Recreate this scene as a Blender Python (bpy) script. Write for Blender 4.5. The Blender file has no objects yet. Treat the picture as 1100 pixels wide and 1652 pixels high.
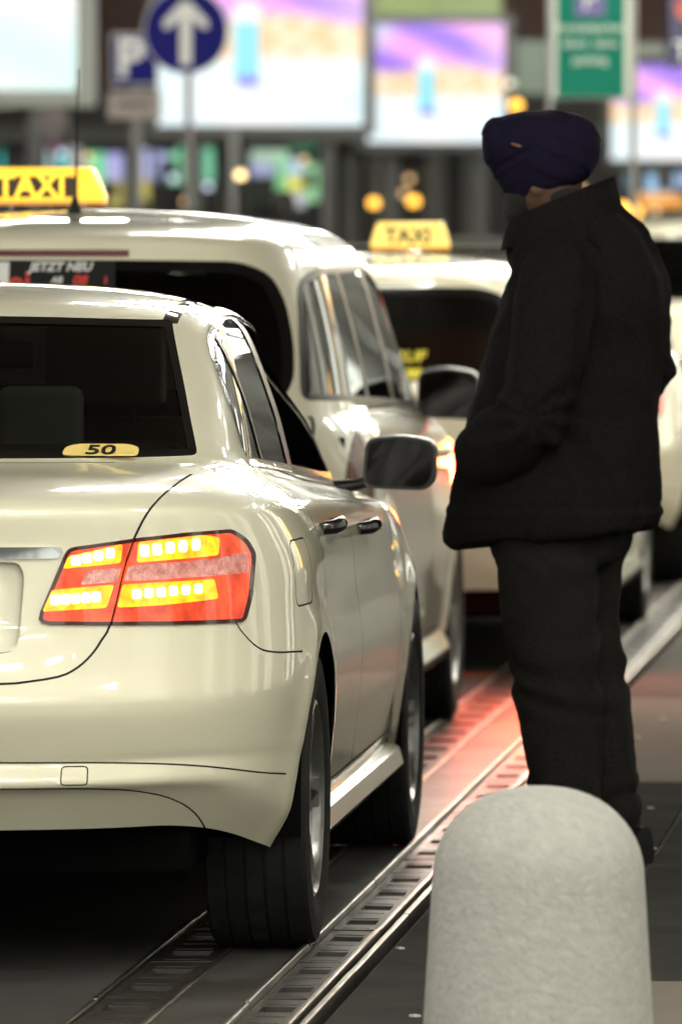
import bpy, bmesh, math, random
import numpy as np
from mathutils import Vector, Matrix, noise
from mathutils.bvhtree import BVHTree

random.seed(7)
SC = bpy.context.scene
COL = SC.collection
PI = math.pi

# ------------------------------------------------------------------ camera, sky, exposure
F_PX, W_PX, H_PX = 13000.0, 1100.0, 1652.0        # a 283 mm lens on a 36 mm tall frame
PITCH = math.atan(476 / F_PX)
YAW = math.atan(1158 / F_PX * math.cos(PITCH))
CAM = np.array([1.63, 0.0, 1.6])
_r = np.array([math.cos(YAW), math.sin(YAW), 0.0])
_f = np.array([-math.sin(YAW) * math.cos(PITCH), math.cos(YAW) * math.cos(PITCH), -math.sin(PITCH)])
_u = np.cross(_r, _f)

def at(px, py, Y):
    """the point of the plane y = Y that the photograph shows at px, py"""
    d = _r * (px - 550) / F_PX + _u * (826 - py) / F_PX + _f
    p = CAM + d * (Y - CAM[1]) / d[1]
    return Vector(p)

cd = bpy.data.cameras.new('camera')
cam = bpy.data.objects.new('camera', cd); COL.objects.link(cam)
cam.location = CAM; cam.rotation_euler = (PI / 2 - PITCH, 0, YAW)
cd.sensor_fit = 'VERTICAL'; cd.sensor_height = 36; cd.lens = F_PX / H_PX * 36
cd.clip_start = 0.5; cd.clip_end = 2000
cd.dof.use_dof = True; cd.dof.focus_distance = 17.3; cd.dof.aperture_fstop = 6.2
SC.camera = cam

w = bpy.data.worlds.new('World'); SC.world = w; w.use_nodes = True
nt = w.node_tree; bg = nt.nodes['Background']
sk = nt.nodes.new('ShaderNodeTexSky'); sk.sky_type = 'NISHITA'; sk.sun_disc = False
sk.sun_elevation = math.radians(-4); sk.sun_rotation = math.radians(200)
nt.links.new(sk.outputs[0], bg.inputs[0]); bg.inputs[1].default_value = 0.05
SC.view_settings.view_transform = 'Standard'; SC.view_settings.look = 'None'
SC.view_settings.gamma = 1; SC.view_settings.use_curve_mapping = False
SC.view_settings.exposure = 0.0
LAMP = 53.0                                        # radiance of the fluorescent tubes

# ------------------------------------------------------------------ materials
MATS = {}
def mat(name, col=(.5, .5, .5), rough=.5, metal=0., spec=.5, coat=0., emit=None, es=0., bump=None, var=None, evar=None, sheen=0., back=None, coat_rough=.03):
    if name in MATS: return MATS[name]
    m = bpy.data.materials.new(name); m.use_nodes = True
    t = m.node_tree; b = t.nodes['Principled BSDF']
    b.inputs['Base Color'].default_value = (*col, 1); b.inputs['Roughness'].default_value = rough
    b.inputs['Metallic'].default_value = metal; b.inputs['Specular IOR Level'].default_value = spec
    b.inputs['Coat Weight'].default_value = coat; b.inputs['Coat Roughness'].default_value = coat_rough
    b.inputs['Sheen Weight'].default_value = sheen
    if emit: b.inputs['Emission Color'].default_value = (*emit, 1); b.inputs['Emission Strength'].default_value = es
    tc = None
    if var or bump or evar:
        tc = t.nodes.new('ShaderNodeTexCoord')
    if var:                                        # (scale, second colour, contrast, roughness swing)
        n = t.nodes.new('ShaderNodeTexNoise'); n.inputs['Scale'].default_value = var[0]; n.inputs['Detail'].default_value = 8
        n.inputs['Roughness'].default_value = .65
        t.links.new(tc.outputs['Object'], n.inputs['Vector'])
        r = t.nodes.new('ShaderNodeValToRGB'); r.color_ramp.elements[0].position = .5 - var[2]; r.color_ramp.elements[1].position = .5 + var[2]
        r.color_ramp.elements[0].color = (*col, 1); r.color_ramp.elements[1].color = (*var[1], 1)
        t.links.new(n.outputs['Fac'], r.inputs[0]); t.links.new(r.outputs[0], b.inputs['Base Color'])
        if len(var) > 3:
            mp = t.nodes.new('ShaderNodeMapRange'); mp.inputs[1].default_value = .3; mp.inputs[2].default_value = .7
            mp.inputs[3].default_value = rough - var[3]; mp.inputs[4].default_value = rough + var[3]
            t.links.new(n.outputs['Fac'], mp.inputs[0]); t.links.new(mp.outputs[0], b.inputs['Roughness'])
    if evar:                                       # uneven glow through a moulded lens: (scale, low, high)
        n = t.nodes.new('ShaderNodeTexNoise'); n.inputs['Scale'].default_value = evar[0]; n.inputs['Detail'].default_value = 3
        t.links.new(tc.outputs['Object'], n.inputs['Vector'])
        mp_ = t.nodes.new('ShaderNodeMapRange'); mp_.inputs[1].default_value = .35; mp_.inputs[2].default_value = .65
        mp_.inputs[3].default_value = evar[1] * es; mp_.inputs[4].default_value = evar[2] * es
        t.links.new(n.outputs['Fac'], mp_.inputs[0]); t.links.new(mp_.outputs[0], b.inputs['Emission Strength'])
    if bump:                                       # (scale, strength, distance)
        n2 = t.nodes.new('ShaderNodeTexNoise'); n2.inputs['Scale'].default_value = bump[0]; n2.inputs['Detail'].default_value = 6
        t.links.new(tc.outputs['Object'], n2.inputs['Vector'])
        bp = t.nodes.new('ShaderNodeBump'); bp.inputs['Strength'].default_value = bump[1]; bp.inputs['Distance'].default_value = bump[2]
        t.links.new(n2.outputs['Fac'], bp.inputs['Height']); t.links.new(bp.outputs[0], b.inputs['Normal'])
    if back:                                       # the unpainted, trimmed inside of a body shell
        g = t.nodes.new('ShaderNodeNewGeometry'); d = t.nodes.new('ShaderNodeBsdfDiffuse'); d.inputs[0].default_value = (*back, 1)
        mx = t.nodes.new('ShaderNodeMixShader'); o = t.nodes['Material Output']
        t.links.new(g.outputs['Backfacing'], mx.inputs[0]); t.links.new(b.outputs[0], mx.inputs[1]); t.links.new(d.outputs[0], mx.inputs[2])
        t.links.new(mx.outputs[0], o.inputs[0])
    MATS[name] = m
    return m

def glass(name, tint, refl=1.0):
    if name in MATS: return MATS[name]
    m = bpy.data.materials.new(name); m.use_nodes = True; t = m.node_tree
    t.nodes.remove(t.nodes['Principled BSDF'])
    tr = t.nodes.new('ShaderNodeBsdfTransparent'); tr.inputs[0].default_value = (*tint, 1)
    gl = t.nodes.new('ShaderNodeBsdfGlossy'); gl.inputs['Roughness'].default_value = .01
    fr = t.nodes.new('ShaderNodeFresnel'); fr.inputs[0].default_value = 1.5
    mu = t.nodes.new('ShaderNodeMath'); mu.operation = 'MULTIPLY'; mu.inputs[1].default_value = refl
    mx = t.nodes.new('ShaderNodeMixShader')
    t.links.new(fr.outputs[0], mu.inputs[0]); t.links.new(mu.outputs[0], mx.inputs[0])
    t.links.new(tr.outputs[0], mx.inputs[1]); t.links.new(gl.outputs[0], mx.inputs[2])
    t.links.new(mx.outputs[0], t.nodes['Material Output'].inputs[0])
    MATS[name] = m
    return m

PAINT = mat('ivory_paint', (.79, .745, .585), .30, spec=.5, coat=1., back=(.02, .02, .02), bump=(900, .012, .001))
BLACK = mat('black_trim', (.010, .010, .010), .35, spec=.25)
SEAL = mat('seal_black', (.006, .006, .006), .05)
GAP = mat('panel_gap_dark', (.02, .018, .015), .8)
RUBBER = mat('tyre_rubber', (.009, .009, .009), .8, spec=.2, var=(30, (.017, .0165, .016), .2), bump=(200, .2, .002))
CHROME = mat('chrome', (.75, .76, .8), .12, metal=1)
HCHR = mat('handle_dark_chrome', (.16, .16, .165), .18, metal=1)
ALLOY = mat('wheel_alloy', (.38, .38, .39), .3, metal=.9, var=(25, (.22, .21, .2), .25))
UNDER = mat('underbody', (.0022, .0022, .0022), .95, spec=.05)
SEAT = mat('seat_fabric', (.05, .05, .05), .9, bump=(300, .3, .003))
SEATR = mat('seat_leather_brown', (.05, .026, .02), .7, bump=(150, .2, .003))
GLASS = glass('tinted_glass', (.46, .48, .45))
GLASSD = glass('dark_glass', (.10, .11, .10))
MIRR = mat('mirror_glass', (.006, .004, .0035), .05, spec=.03)  # dark surroundings put into the colour instead of being reflected
LENS_R = mat('lens_red', (.35, .012, .008), .12, coat=1, emit=(1, .11, .03), es=.9, evar=(22, .55, 1.35), bump=(45, .35, .006))
LENS_EDGE = mat('lens_edge', (.05, .006, .005), .2, coat=1)
LENS_C = mat('lens_clear', (.62, .36, .34), .15, coat=1, emit=(1, .22, .16), es=.34, bump=(60, .9, .012), var=(38, (.30, .12, .11), .12))
ROW = mat('lamp_row_amber', (.6, .25, .01), .3, coat=1, emit=(1, .40, .005), es=1.5, evar=(40, .6, 1.4))
LED = mat('lamp_led', (.9, .8, .4), .3, emit=(1, .85, .32), es=3.6, evar=(60, .5, 1.4))
LENS_OFF = mat('lens_red_unlit', (.10, .007, .006), .2, spec=.3)
BRAKE = mat('brake_light_lit', (.4, .01, .01), .2, emit=(1, .055, .015), es=175)
BLINK = mat('indicator_lit', (.5, .2, .01), .2, emit=(1, .30, .01), es=150)
HEADL = mat('headlamp_glass', (.6, .62, .65), .1, coat=1)
SIGNY = mat('sign_lit_yellow', (.7, .4, .02), .3, emit=(1, .56, .008), es=1.15)
SIGNL = mat('sign_letter_glow', (.8, .5, .02), .3, emit=(1, .66, .02), es=1.3)
SIGNP = mat('sign_panel_brown', (.05, .022, .006), .5)
SIGNO = mat('sign_edge_amber', (.5, .2, .02), .35, emit=(1, .40, .03), es=.55)

# ------------------------------------------------------------------ helpers
class MB:
    """collects shapes of one part, then links them as ONE mesh object"""
    def __init__(s): s.v = []; s.f = []
    def add(s, vs, fs):
        o = len(s.v); s.v += [tuple(v) for v in vs]; s.f += [tuple(i + o for i in f) for f in fs]; return s
    def box(s, c, d, rz=0, taper=1):
        x, y, z = (k / 2 for k in d); vs = []
        for sz in (-1, 1):
            k = taper if sz > 0 else 1
            for a, b in ((-1, -1), (1, -1), (1, 1), (-1, 1)):
                px, py = a * x * k, b * y * k
                vs.append((c[0] + px * math.cos(rz) - py * math.sin(rz), c[1] + px * math.sin(rz) + py * math.cos(rz), c[2] + sz * z))
        return s.add(vs, [(3, 2, 1, 0), (4, 5, 6, 7), (0, 1, 5, 4), (1, 2, 6, 5), (2, 3, 7, 6), (3, 0, 4, 7)])
    def span(s, a, b):
        return s.box([(p + q) / 2 for p, q in zip(a, b)], [abs(q - p) for p, q in zip(a, b)])
    def rings(s, rs, close_start=True, close_end=True):
        n = len(rs[0]); vs = [p for r in rs for p in r]; fs = []
        for k in range(len(rs) - 1):
            for i in range(n):
                j = (i + 1) % n
                fs.append((k * n + i, k * n + j, (k + 1) * n + j, (k + 1) * n + i))
        if close_start: fs.append(tuple(reversed(range(n))))
        if close_end: fs.append(tuple((len(rs) - 1) * n + i for i in range(n)))
        return s.add(vs, fs)
    def lathe(s, prof, c=(0, 0, 0), axis='z', n=32, **k):
        rs = []
        for r, h in prof:
            ring = []
            for i in range(n):
                a = 2 * PI * i / n; p, q = r * math.cos(a), r * math.sin(a)
                v = (p, q, h) if axis == 'z' else ((h, p, q) if axis == 'x' else (q, h, p))
                ring.append((c[0] + v[0], c[1] + v[1], c[2] + v[2]))
            rs.append(ring)
        return s.rings(rs, **k)
    def tube(s, path, r, n=8, sq=1.0):
        P = [Vector(p) for p in path]; R = r if isinstance(r, (list, tuple)) else [r] * len(P); rs = []
        up = Vector((0.013, 0.021, 1))
        for i, p in enumerate(P):
            t = (P[min(i + 1, len(P) - 1)] - P[max(i - 1, 0)]).normalized()
            a = t.cross(up)
            if a.length < .05: a = t.cross(Vector((0, 1, 0.01)))
            a.normalize(); b = a.cross(t).normalized()
            rs.append([p + a * math.cos(2 * PI * k / n) * R[i] + b * math.sin(2 * PI * k / n) * R[i] * sq for k in range(n)])
        return s.rings(rs)
    def prism(s, poly, y0, y1, axis='y'):
        f = (lambda a, b, h: (a, h, b)) if axis == 'y' else ((lambda a, b, h: (h, a, b)) if axis == 'x' else (lambda a, b, h: (a, b, h)))
        return s.rings([[f(a, b, y0) for a, b in poly], [f(a, b, y1) for a, b in poly]])
    def sphere(s, c, r, n=16):
        rx, ry, rz = r if isinstance(r, (list, tuple)) else (r, r, r)
        rs = []
        for k in range(1, n // 2):
            t = PI * k / (n // 2)
            rs.append([(c[0] + rx * math.sin(t) * math.cos(2 * PI * i / n), c[1] + ry * math.sin(t) * math.sin(2 * PI * i / n), c[2] - rz * math.cos(t)) for i in range(n)])
        return s.rings(rs)
    def build(s, name, m, parent=None, smooth=None, bevel=0, seg=2, fix=True, mod=None):
        me = bpy.data.meshes.new(name); me.from_pydata(s.v, [], s.f); me.validate()
        if fix:
            b = bmesh.new(); b.from_mesh(me); bmesh.ops.recalc_face_normals(b, faces=b.faces); b.to_mesh(me); b.free()
        return link(name, me, m, parent, smooth, bevel, seg)

def link(name, me, m, parent=None, smooth=None, bevel=0, seg=2):
    for mm in (m if isinstance(m, (list, tuple)) else [m]): me.materials.append(mm)
    o = bpy.data.objects.new(name, me); COL.objects.link(o)
    if parent: o.parent = parent
    if smooth is not None:
        me.shade_smooth() if smooth >= 180 else me.set_sharp_from_angle(angle=math.radians(smooth))
        if smooth < 180:
            for p in me.polygons: p.use_smooth = True
    if bevel:
        md = o.modifiers.new('bevel', 'BEVEL'); md.width = bevel; md.segments = seg; md.limit_method = 'ANGLE'
        for p in me.polygons: p.use_smooth = True
        md.harden_normals = True
    return o

def tag(o, label=None, cat=None, group=None, kind=None):
    if label: o['label'] = label
    if cat: o['category'] = cat
    if group: o['group'] = group
    if kind: o['kind'] = kind
    return o

def empty(name, loc=(0, 0, 0), rz=0, **k):
    o = bpy.data.objects.new(name, None); COL.objects.link(o); o.location = loc; o.rotation_euler = (0, 0, rz); o.empty_display_size = .1
    return tag(o, **k)

def copy_tree(o, parent=None, skip=()):
    c = o.copy(); COL.objects.link(c)
    if parent: c.parent = parent
    for ch in list(o.children):
        if ch.name.split('.')[0] not in skip: copy_tree(ch, c, skip)
    return c

def text_mesh(txt, size, depth=.002, bold=0., shear=0., align='CENTER'):
    """flat lettering in the x-z plane, facing -y"""
    cu = bpy.data.curves.new('lettering', 'FONT'); cu.body = txt; cu.size = size; cu.extrude = depth; cu.offset = bold; cu.shear = shear
    cu.align_x = align; cu.align_y = 'CENTER'; cu.resolution_u = 4
    o = bpy.data.objects.new('t', cu); COL.objects.link(o); bpy.context.view_layer.update()
    me = bpy.data.meshes.new_from_object(o.evaluated_get(bpy.context.evaluated_depsgraph_get()))
    bpy.data.objects.remove(o); bpy.data.curves.remove(cu)
    me.transform(Matrix.Rotation(PI / 2, 4, 'X')); me.name = 'lettering'; me.materials.clear()
    return me

def lettering(txt, size, m, loc, parent=None, rx=0, rz=0, **k):
    me = text_mesh(txt, size, **k)
    o = link('lettering', me, m, parent); o.location = loc; o.rotation_euler = (rx, 0, rz)
    return o

def remesh(name, mb, m, parent, voxel=.01, smooth=6, disp=None):
    """one continuous skin round overlapping shapes, with cloth folds pressed in"""
    me = bpy.data.meshes.new(name); me.from_pydata(mb.v, [], mb.f); me.validate()
    b = bmesh.new(); b.from_mesh(me); bmesh.ops.recalc_face_normals(b, faces=b.faces); b.to_mesh(me); b.free()
    o = bpy.data.objects.new('t', me); COL.objects.link(o)
    r = o.modifiers.new('r', 'REMESH'); r.mode = 'VOXEL'; r.voxel_size = voxel
    s = o.modifiers.new('s', 'SMOOTH'); s.iterations = smooth; s.factor = .5
    bpy.context.view_layer.update()
    out = bpy.data.meshes.new_from_object(o.evaluated_get(bpy.context.evaluated_depsgraph_get()))
    bpy.data.objects.remove(o); out.name = name; out.materials.clear()
    if disp:
        nr = [v.normal.copy() for v in out.vertices]
        for v, n in zip(out.vertices, nr): v.co += n * disp(v.co, n)
        out.update()
    return link(name, out, m, parent, smooth=180)

# ------------------------------------------------------------------ car bodies
def pchip(x, y, q):
    x = np.asarray(x, float); y = np.asarray(y, float); h = np.diff(x); d = np.diff(y) / h
    m = np.zeros_like(y)
    for i in range(1, len(x) - 1):
        if d[i - 1] * d[i] > 0:
            w1, w2 = 2 * h[i] + h[i - 1], h[i] + 2 * h[i - 1]; m[i] = (w1 + w2) / (w1 / d[i - 1] + w2 / d[i])
    m[0], m[-1] = d[0], d[-1]
    i = np.clip(np.searchsorted(x, q, side='right') - 1, 0, len(x) - 2)
    t = (q - x[i]) / h[i]
    return ((2 * t**3 - 3 * t**2 + 1) * y[i] + (t**3 - 2 * t**2 + t) * h[i] * m[i] + (-2 * t**3 + 3 * t**2) * y[i + 1] + (t**3 - t**2) * h[i] * m[i + 1])

def arc(wd, y0, ln, n, m, N):
    th = np.linspace(0, PI / 2, 300)
    x = wd * np.sin(th) ** (2 / n); y = y0 + ln * (1 - np.cos(th) ** (2 / m))
    s = np.concatenate([[0], np.cumsum(np.hypot(np.diff(x), np.diff(y)))]); q = np.linspace(0, s[-1], N)
    return np.interp(q, s, x), np.interp(q, s, y), q / max(s[-1], 1e-9)

def car_shell(R, steps, NR=48, NS=90, NF=26, taper=lambda y: 1 + 0 * y, belt=0.):
    """R: rows zr zsr zsf zf w yr yf lr lf n m, from the sill up to the middle of the roof"""
    R = np.array(R, float); k = np.arange(len(R)); q = np.concatenate([np.linspace(i, i + 1, steps[i], endpoint=False) for i in range(len(R) - 1)] + [[len(R) - 1]])
    T = np.stack([pchip(k, R[:, c], q) for c in range(R.shape[1])], 1)
    rows = []
    for zr, zsr, zsf, zf, wd, yr, yf, lr, lf, n, m in T:
        ax, ay, fa = arc(wd, yr, lr, n, m, NR); bx, by, fb = arc(wd, 0, lf, 2.6, 2.4, NF)
        sm = np.clip((fa - .45) / .55, 0, 1); sm = sm * sm * (3 - 2 * sm)
        az = zr + (zsr - zr) * sm
        sy = np.linspace(yr + lr, yf - lf, NS)[1:-1]; sf = np.linspace(0, 1, NS)[1:-1]; sz = zsr + (zsf - zsr) * sf
        bm_ = np.clip((fb - .3) / .7, 0, 1); bm_ = bm_ * bm_ * (3 - 2 * bm_); bz = zf + (zsf - zf) * bm_
        X = np.concatenate([ax, np.full(NS - 2, wd), bx[::-1]]); Yv = np.concatenate([ay, sy, (yf - by)[::-1]]); Z = np.concatenate([az, sz, bz[::-1]])
        X = X * taper(Yv)
        rows.append(np.stack([np.concatenate([X, -X[-2:0:-1]]), np.concatenate([Yv, Yv[-2:0:-1]]), np.concatenate([Z, Z[-2:0:-1]])], 1))
    nc = len(rows[0]); V = np.concatenate(rows); bm = bmesh.new()
    vs = [bm.verts.new(v) for v in V]
    for r in range(len(rows) - 1):
        for c in range(nc):
            d = (c + 1) % nc
            try: bm.faces.new((vs[r * nc + c], vs[r * nc + d], vs[(r + 1) * nc + d], vs[(r + 1) * nc + c]))
            except ValueError: pass
    bmesh.ops.remove_doubles(bm, verts=bm.verts, dist=.0006)
    bm.normal_update()
    f = max(bm.faces, key=lambda f: f.calc_center_median().x)
    if f.normal.x < 0: bmesh.ops.reverse_faces(bm, faces=bm.faces)
    bm.normal_update()
    return bm

def pip(P, poly):
    x, y = P[:, 0], P[:, 1]; ins = np.zeros(len(P), bool); n = len(poly)
    for i in range(n):
        (x1, y1), (x2, y2) = poly[i], poly[(i + 1) % n]
        c = ((y1 > y) != (y2 > y)) & (x < (x2 - x1) * (y - y1) / (y2 - y1 + 1e-15) + x1)
        ins ^= c
    return ins

def rounded(poly, r, n=4):
    """polygon with each corner rounded; r a number or one per corner"""
    out = []; N = len(poly)
    for i in range(N):
        p0, p, p1 = (Vector((*poly[j % N], 0)) for j in (i - 1, i, i + 1))
        rr = r[i] if isinstance(r, (list, tuple)) else r
        a, b = (p0 - p), (p1 - p); k = min(rr, a.length * .45, b.length * .45)
        if k < 1e-4: out.append((p.x, p.y)); continue
        A, B = p + a.normalized() * k, p + b.normalized() * k
        for t in range(n + 1):
            t /= n; q = A * (1 - t)**2 + p * 2 * t * (1 - t) + B * t * t; out.append((q.x, q.y))
    return out

def grow(poly, d):
    """polygon moved outwards by d"""
    N = len(poly); A = sum(poly[i][0] * poly[(i + 1) % N][1] - poly[(i + 1) % N][0] * poly[i][1] for i in range(N)); sg = 1 if A > 0 else -1
    out = []
    for i in range(N):
        p0, p, p1 = (Vector(poly[j % N]) for j in (i - 1, i, i + 1))
        n1 = (p - p0); n2 = (p1 - p)
        n1 = Vector((n1.y, -n1.x)).normalized() * sg; n2 = Vector((n2.y, -n2.x)).normalized() * sg
        m = n1 + n2
        m = n1 if m.length < .1 else m.normalized() / max(.4, (m.normalized()).dot(n1))
        out.append((p.x + m.x * d, p.y + m.y * d))
    return out

def smooth_path(P, n=4):
    P = [Vector((*p, 0)) for p in P]; out = []
    for i in range(len(P) - 1):
        a, b, c, d = P[max(i - 1, 0)], P[i], P[i + 1], P[min(i + 2, len(P) - 1)]
        for k in range(n):
            t = k / n; q = .5 * (2 * b + (c - a) * t + (2 * a - 5 * b + 4 * c - d) * t * t + (3 * b - a - 3 * c + d) * t**3); out.append((q.x, q.y))
    return out + [(P[-1].x, P[-1].y)]

def ribbon(path, wd):
    P = [Vector(p) for p in path]; L, Rr = [], []
    for i, p in enumerate(P):
        t = (P[min(i + 1, len(P) - 1)] - P[max(i - 1, 0)]).normalized(); n = Vector((-t.y, t.x)) * wd / 2
        L.append(tuple(p + n)); Rr.append(tuple(p - n))
    return L + Rr[::-1]

class Shell:
    def __init__(s, bm, reach=.075):
        s.reach = reach; s.bm = bm; s.reg = []; s.bvh = BVHTree.FromBMesh(bm)
    def y(s, x, z): return s.bvh.ray_cast(Vector((x, -3, z)), Vector((0, 1, 0)))[0]
    def x(s, y, z):
        return s.bvh.ray_cast(Vector((3, y, z)), Vector((-1, 0, 0)))[0]
    def z(s, x, y): return s.bvh.ray_cast(Vector((x, y, 4)), Vector((0, 0, -1)))[0]
    def cut(s, poly, ax, filt):
        bm = s.bm; fl = [f for f in bm.faces]
        C = np.array([f.calc_center_median()[:] for f in fl]); P = C[:, list(ax)]
        pl = np.array(poly); near = np.full(len(fl), 9.)
        for i in range(len(pl)):
            a, b = pl[i], pl[(i + 1) % len(pl)]; d = b - a; L = d @ d + 1e-15
            t = np.clip(((P - a) @ d) / L, 0, 1); near = np.minimum(near, np.hypot(*(P - a - t[:, None] * d).T))
        ok = filt(C) & (near < s.reach)
        cand = {f for f, k in zip(fl, ok) if k}
        for i in range(len(pl)):
            a, b = pl[i], pl[(i + 1) % len(pl)]; d = b - a; L = math.hypot(*d)
            if L < 1e-6: continue
            d = d / L; n = (-d[1], d[0]); sel = []
            for f in cand:
                sd = [(n[0] * (v.co[ax[0]] - a[0]) + n[1] * (v.co[ax[1]] - a[1]), d[0] * (v.co[ax[0]] - a[0]) + d[1] * (v.co[ax[1]] - a[1])) for v in f.verts]
                if min(q[0] for q in sd) < -1e-6 and max(q[0] for q in sd) > 1e-6 and max(q[1] for q in sd) > -.001 and min(q[1] for q in sd) < L + .001: sel.append(f)
            if not sel: continue
            co = [0, 0, 0]; no = [0, 0, 0]; co[ax[0]], co[ax[1]] = a; no[ax[0]], no[ax[1]] = n
            g = set(sel)
            for f in sel: g.update(f.edges); g.update(f.verts)
            r = bmesh.ops.bisect_plane(bm, geom=list(g), dist=1e-6, plane_co=co, plane_no=no)
            cand = {f for f in cand if f.is_valid} | {e for e in r['geom'] if isinstance(e, bmesh.types.BMFace)}
    def region(s, key, poly, ax, filt, mirror=False, loop=None):
        polys = [poly] + ([[(-a, b) for a, b in poly]] if mirror else [])
        for p in polys:
            if loop:
                o, i = grow(p, loop / 2), grow(p, -loop / 2)
                s.cut(o, ax, filt); s.cut(i, ax, filt); s.reg.append((key, o, ax, filt, i))
            else:
                s.cut(p, ax, filt); s.reg.append((key, p, ax, filt, None))
    def finish(s, parent, style):
        """style: key -> dict(name, mat, off, walls, split) or None to delete; the rest is the body"""
        bm = s.bm; bm.normal_update(); fl = list(bm.faces)
        C = np.array([f.calc_center_median()[:] for f in fl]); lab = np.full(len(fl), -1); keys = []
        for key, p, ax, filt, inner in s.reg:
            if key not in keys: keys.append(key)
            P = C[:, list(ax)]; k = pip(P, p) & filt(C) & (lab < 0)
            if inner is not None: k &= ~pip(P, inner)
            lab[k] = keys.index(key)
        out = {}
        groups = [(-1, 'body')] + list(enumerate(keys))
        for li, key in groups:
            st = style.get(key)
            if st is None: continue
            for side in ((0,) if not st.get('split') else (1, -1)):
                ids = [i for i in np.nonzero(lab == li)[0] if side == 0 or C[i, 0] * side > 0]
                if not ids: continue
                vm = {}; V = []; N = []; FF = []; off = st.get('off', 0); mv = st.get('move')
                own = [fl[i] for i in ids]; oset = set(own)
                for f in own:
                    idx = []
                    for v in f.verts:
                        if v not in vm:
                            vm[v] = len(V); V.append(v.co + v.normal * off + (Vector(mv) if mv else Vector())); N.append(v.normal.copy())
                        idx.append(vm[v])
                    FF.append(idx)
                nmain = len(FF)
                if st.get('walls'):
                    for f in own:
                        vs = list(f.verts)
                        for a, b in zip(vs, vs[1:] + vs[:1]):
                            e = bm.edges.get((a, b))
                            if e and any(g not in oset for g in e.link_faces):
                                k = len(V); V += [a.co.copy(), b.co.copy(), V[vm[b]].copy(), V[vm[a]].copy()]; n_ = f.normal.copy(); N += [n_] * 4
                                FF.append([k + 1, k, k + 3, k + 2] if True else 0)
                me = bpy.data.meshes.new(st['name']); me.from_pydata(V, [], FF)
                for p in me.polygons: p.use_smooth = True
                if not st.get('walls'): me.normals_split_custom_set_from_vertices(N)
                o = link(st['name'], me, st['mat'], st.get('parent') and out.get(st['parent'], parent) or parent)
                if st.get('thick'):
                    md = o.modifiers.new('t', 'SOLIDIFY'); md.thickness = st['thick']; md.offset = -1
                out[key if side >= 0 else key + '_l'] = o
        bm.free()
        return out

def make_wheel(parent, x, y, r, wd, side, spokes=10):
    """tyre with grooved tread, rim, spokes; axle along x"""
    b = MB(); n = 96; rs = []
    hw = wd / 2
    prof = [(-hw * .80, r * .62), (-hw * .96, r * .72), (-hw, r * .84), (-hw * .95, r * .945), (-hw * .80, r * .99)]
    for k in range(5):
        c = -hw * .72 + k * hw * .36; g = hw * .045
        prof += [(c - hw * .15, r), (c + hw * .15, r)] + ([(c + hw * .15 + g * .3, r - .008), (c + hw * .36 - hw * .15 - g * .3, r - .008)] if k < 4 else [])
    prof += [(hw * .80, r * .99), (hw * .95, r * .945), (hw, r * .84), (hw * .96, r * .72), (hw * .80, r * .62)]
    for h, q in prof:
        ring = []
        for i in range(n):
            a = 2 * PI * i / n; qq = q
            if q > r * .93 and q >= r - .005 and (i + int(abs(h) * 40)) % 4 == 0: qq = q - .006
            ring.append((x + h, y + qq * math.cos(a), r + qq * math.sin(a)))
        rs.append(ring)
    b.rings(rs, False, False)
    t = b.build('tyre', RUBBER, parent, smooth=40)
    s = side
    b = MB(); c = (x, y, r)
    b.lathe([(r * .64, -hw * .8 * s), (r * .60, -hw * .7 * s), (r * .55, 0), (r * .58, hw * .7 * s), (r * .655, hw * .86 * s), (r * .66, hw * .9 * s), (r * .635, hw * .93 * s), (r * .60, hw * .84 * s), (r * .57, hw * .55 * s)], c, 'x', 48, close_start=False, close_end=False)
    b.lathe([(.001, hw * .80 * s), (r * .10, hw * .80 * s), (r * .17, hw * .72 * s), (r * .18, hw * .4 * s)], c, 'x', 24, close_start=False, close_end=False)
    for i in range(spokes):
        a = 2 * PI * i / spokes
        for da in (-.085, .085):
            ring0, ring1 = [], []
            for q, dd, hh, out in ((r * .14, .022, .74, ring0), (r * .60, .016, .84, ring1)):
                cx_, cz_ = q * math.cos(a + da * (1 if q > r * .3 else .6)), q * math.sin(a + da * (1 if q > r * .3 else .6))
                tx, tz = -math.sin(a), math.cos(a)
                for e, hq in ((-dd, hh), (dd, hh), (dd * .8, hh - .3), (-dd * .8, hh - .3)): out.append((x + hw * hq * s, y + cx_ + tx * e, r + cz_ + tz * e))
            b.rings([ring0, ring1])
    b.build('rim', ALLOY, t, smooth=35)
    b = MB(); b.lathe([(.001, hw * .2 * s), (r * .5, hw * .2 * s), (r * .5, hw * .05 * s), (.001, hw * .05 * s)], c, 'x', 32)
    b.build('brake_disc', mat('brake_disc', (.12, .11, .1), .4, metal=.8), t, smooth=35)
    return t

def make_seat(parent, x, y, z, m, wd=.5, hr=True, hm=None):
    b = MB(); b.box((x, y + .05, z), (wd, .52, .16)); b.box((x, y - .22, z + .36), (wd, .14, .68), taper=.82)
    o = b.build('seat', m, parent, bevel=.045, seg=3)
    if hr:
        h = MB(); h.box((x, y - .26, z + .82), (.27, .10, .18)); h.box((x - .06, y - .26, z + .70), (.014, .014, .12)); h.box((x + .06, y - .26, z + .70), (.014, .014, .12))
        h.build('headrest', hm or m, o, bevel=.03, seg=3)
    return o

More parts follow.
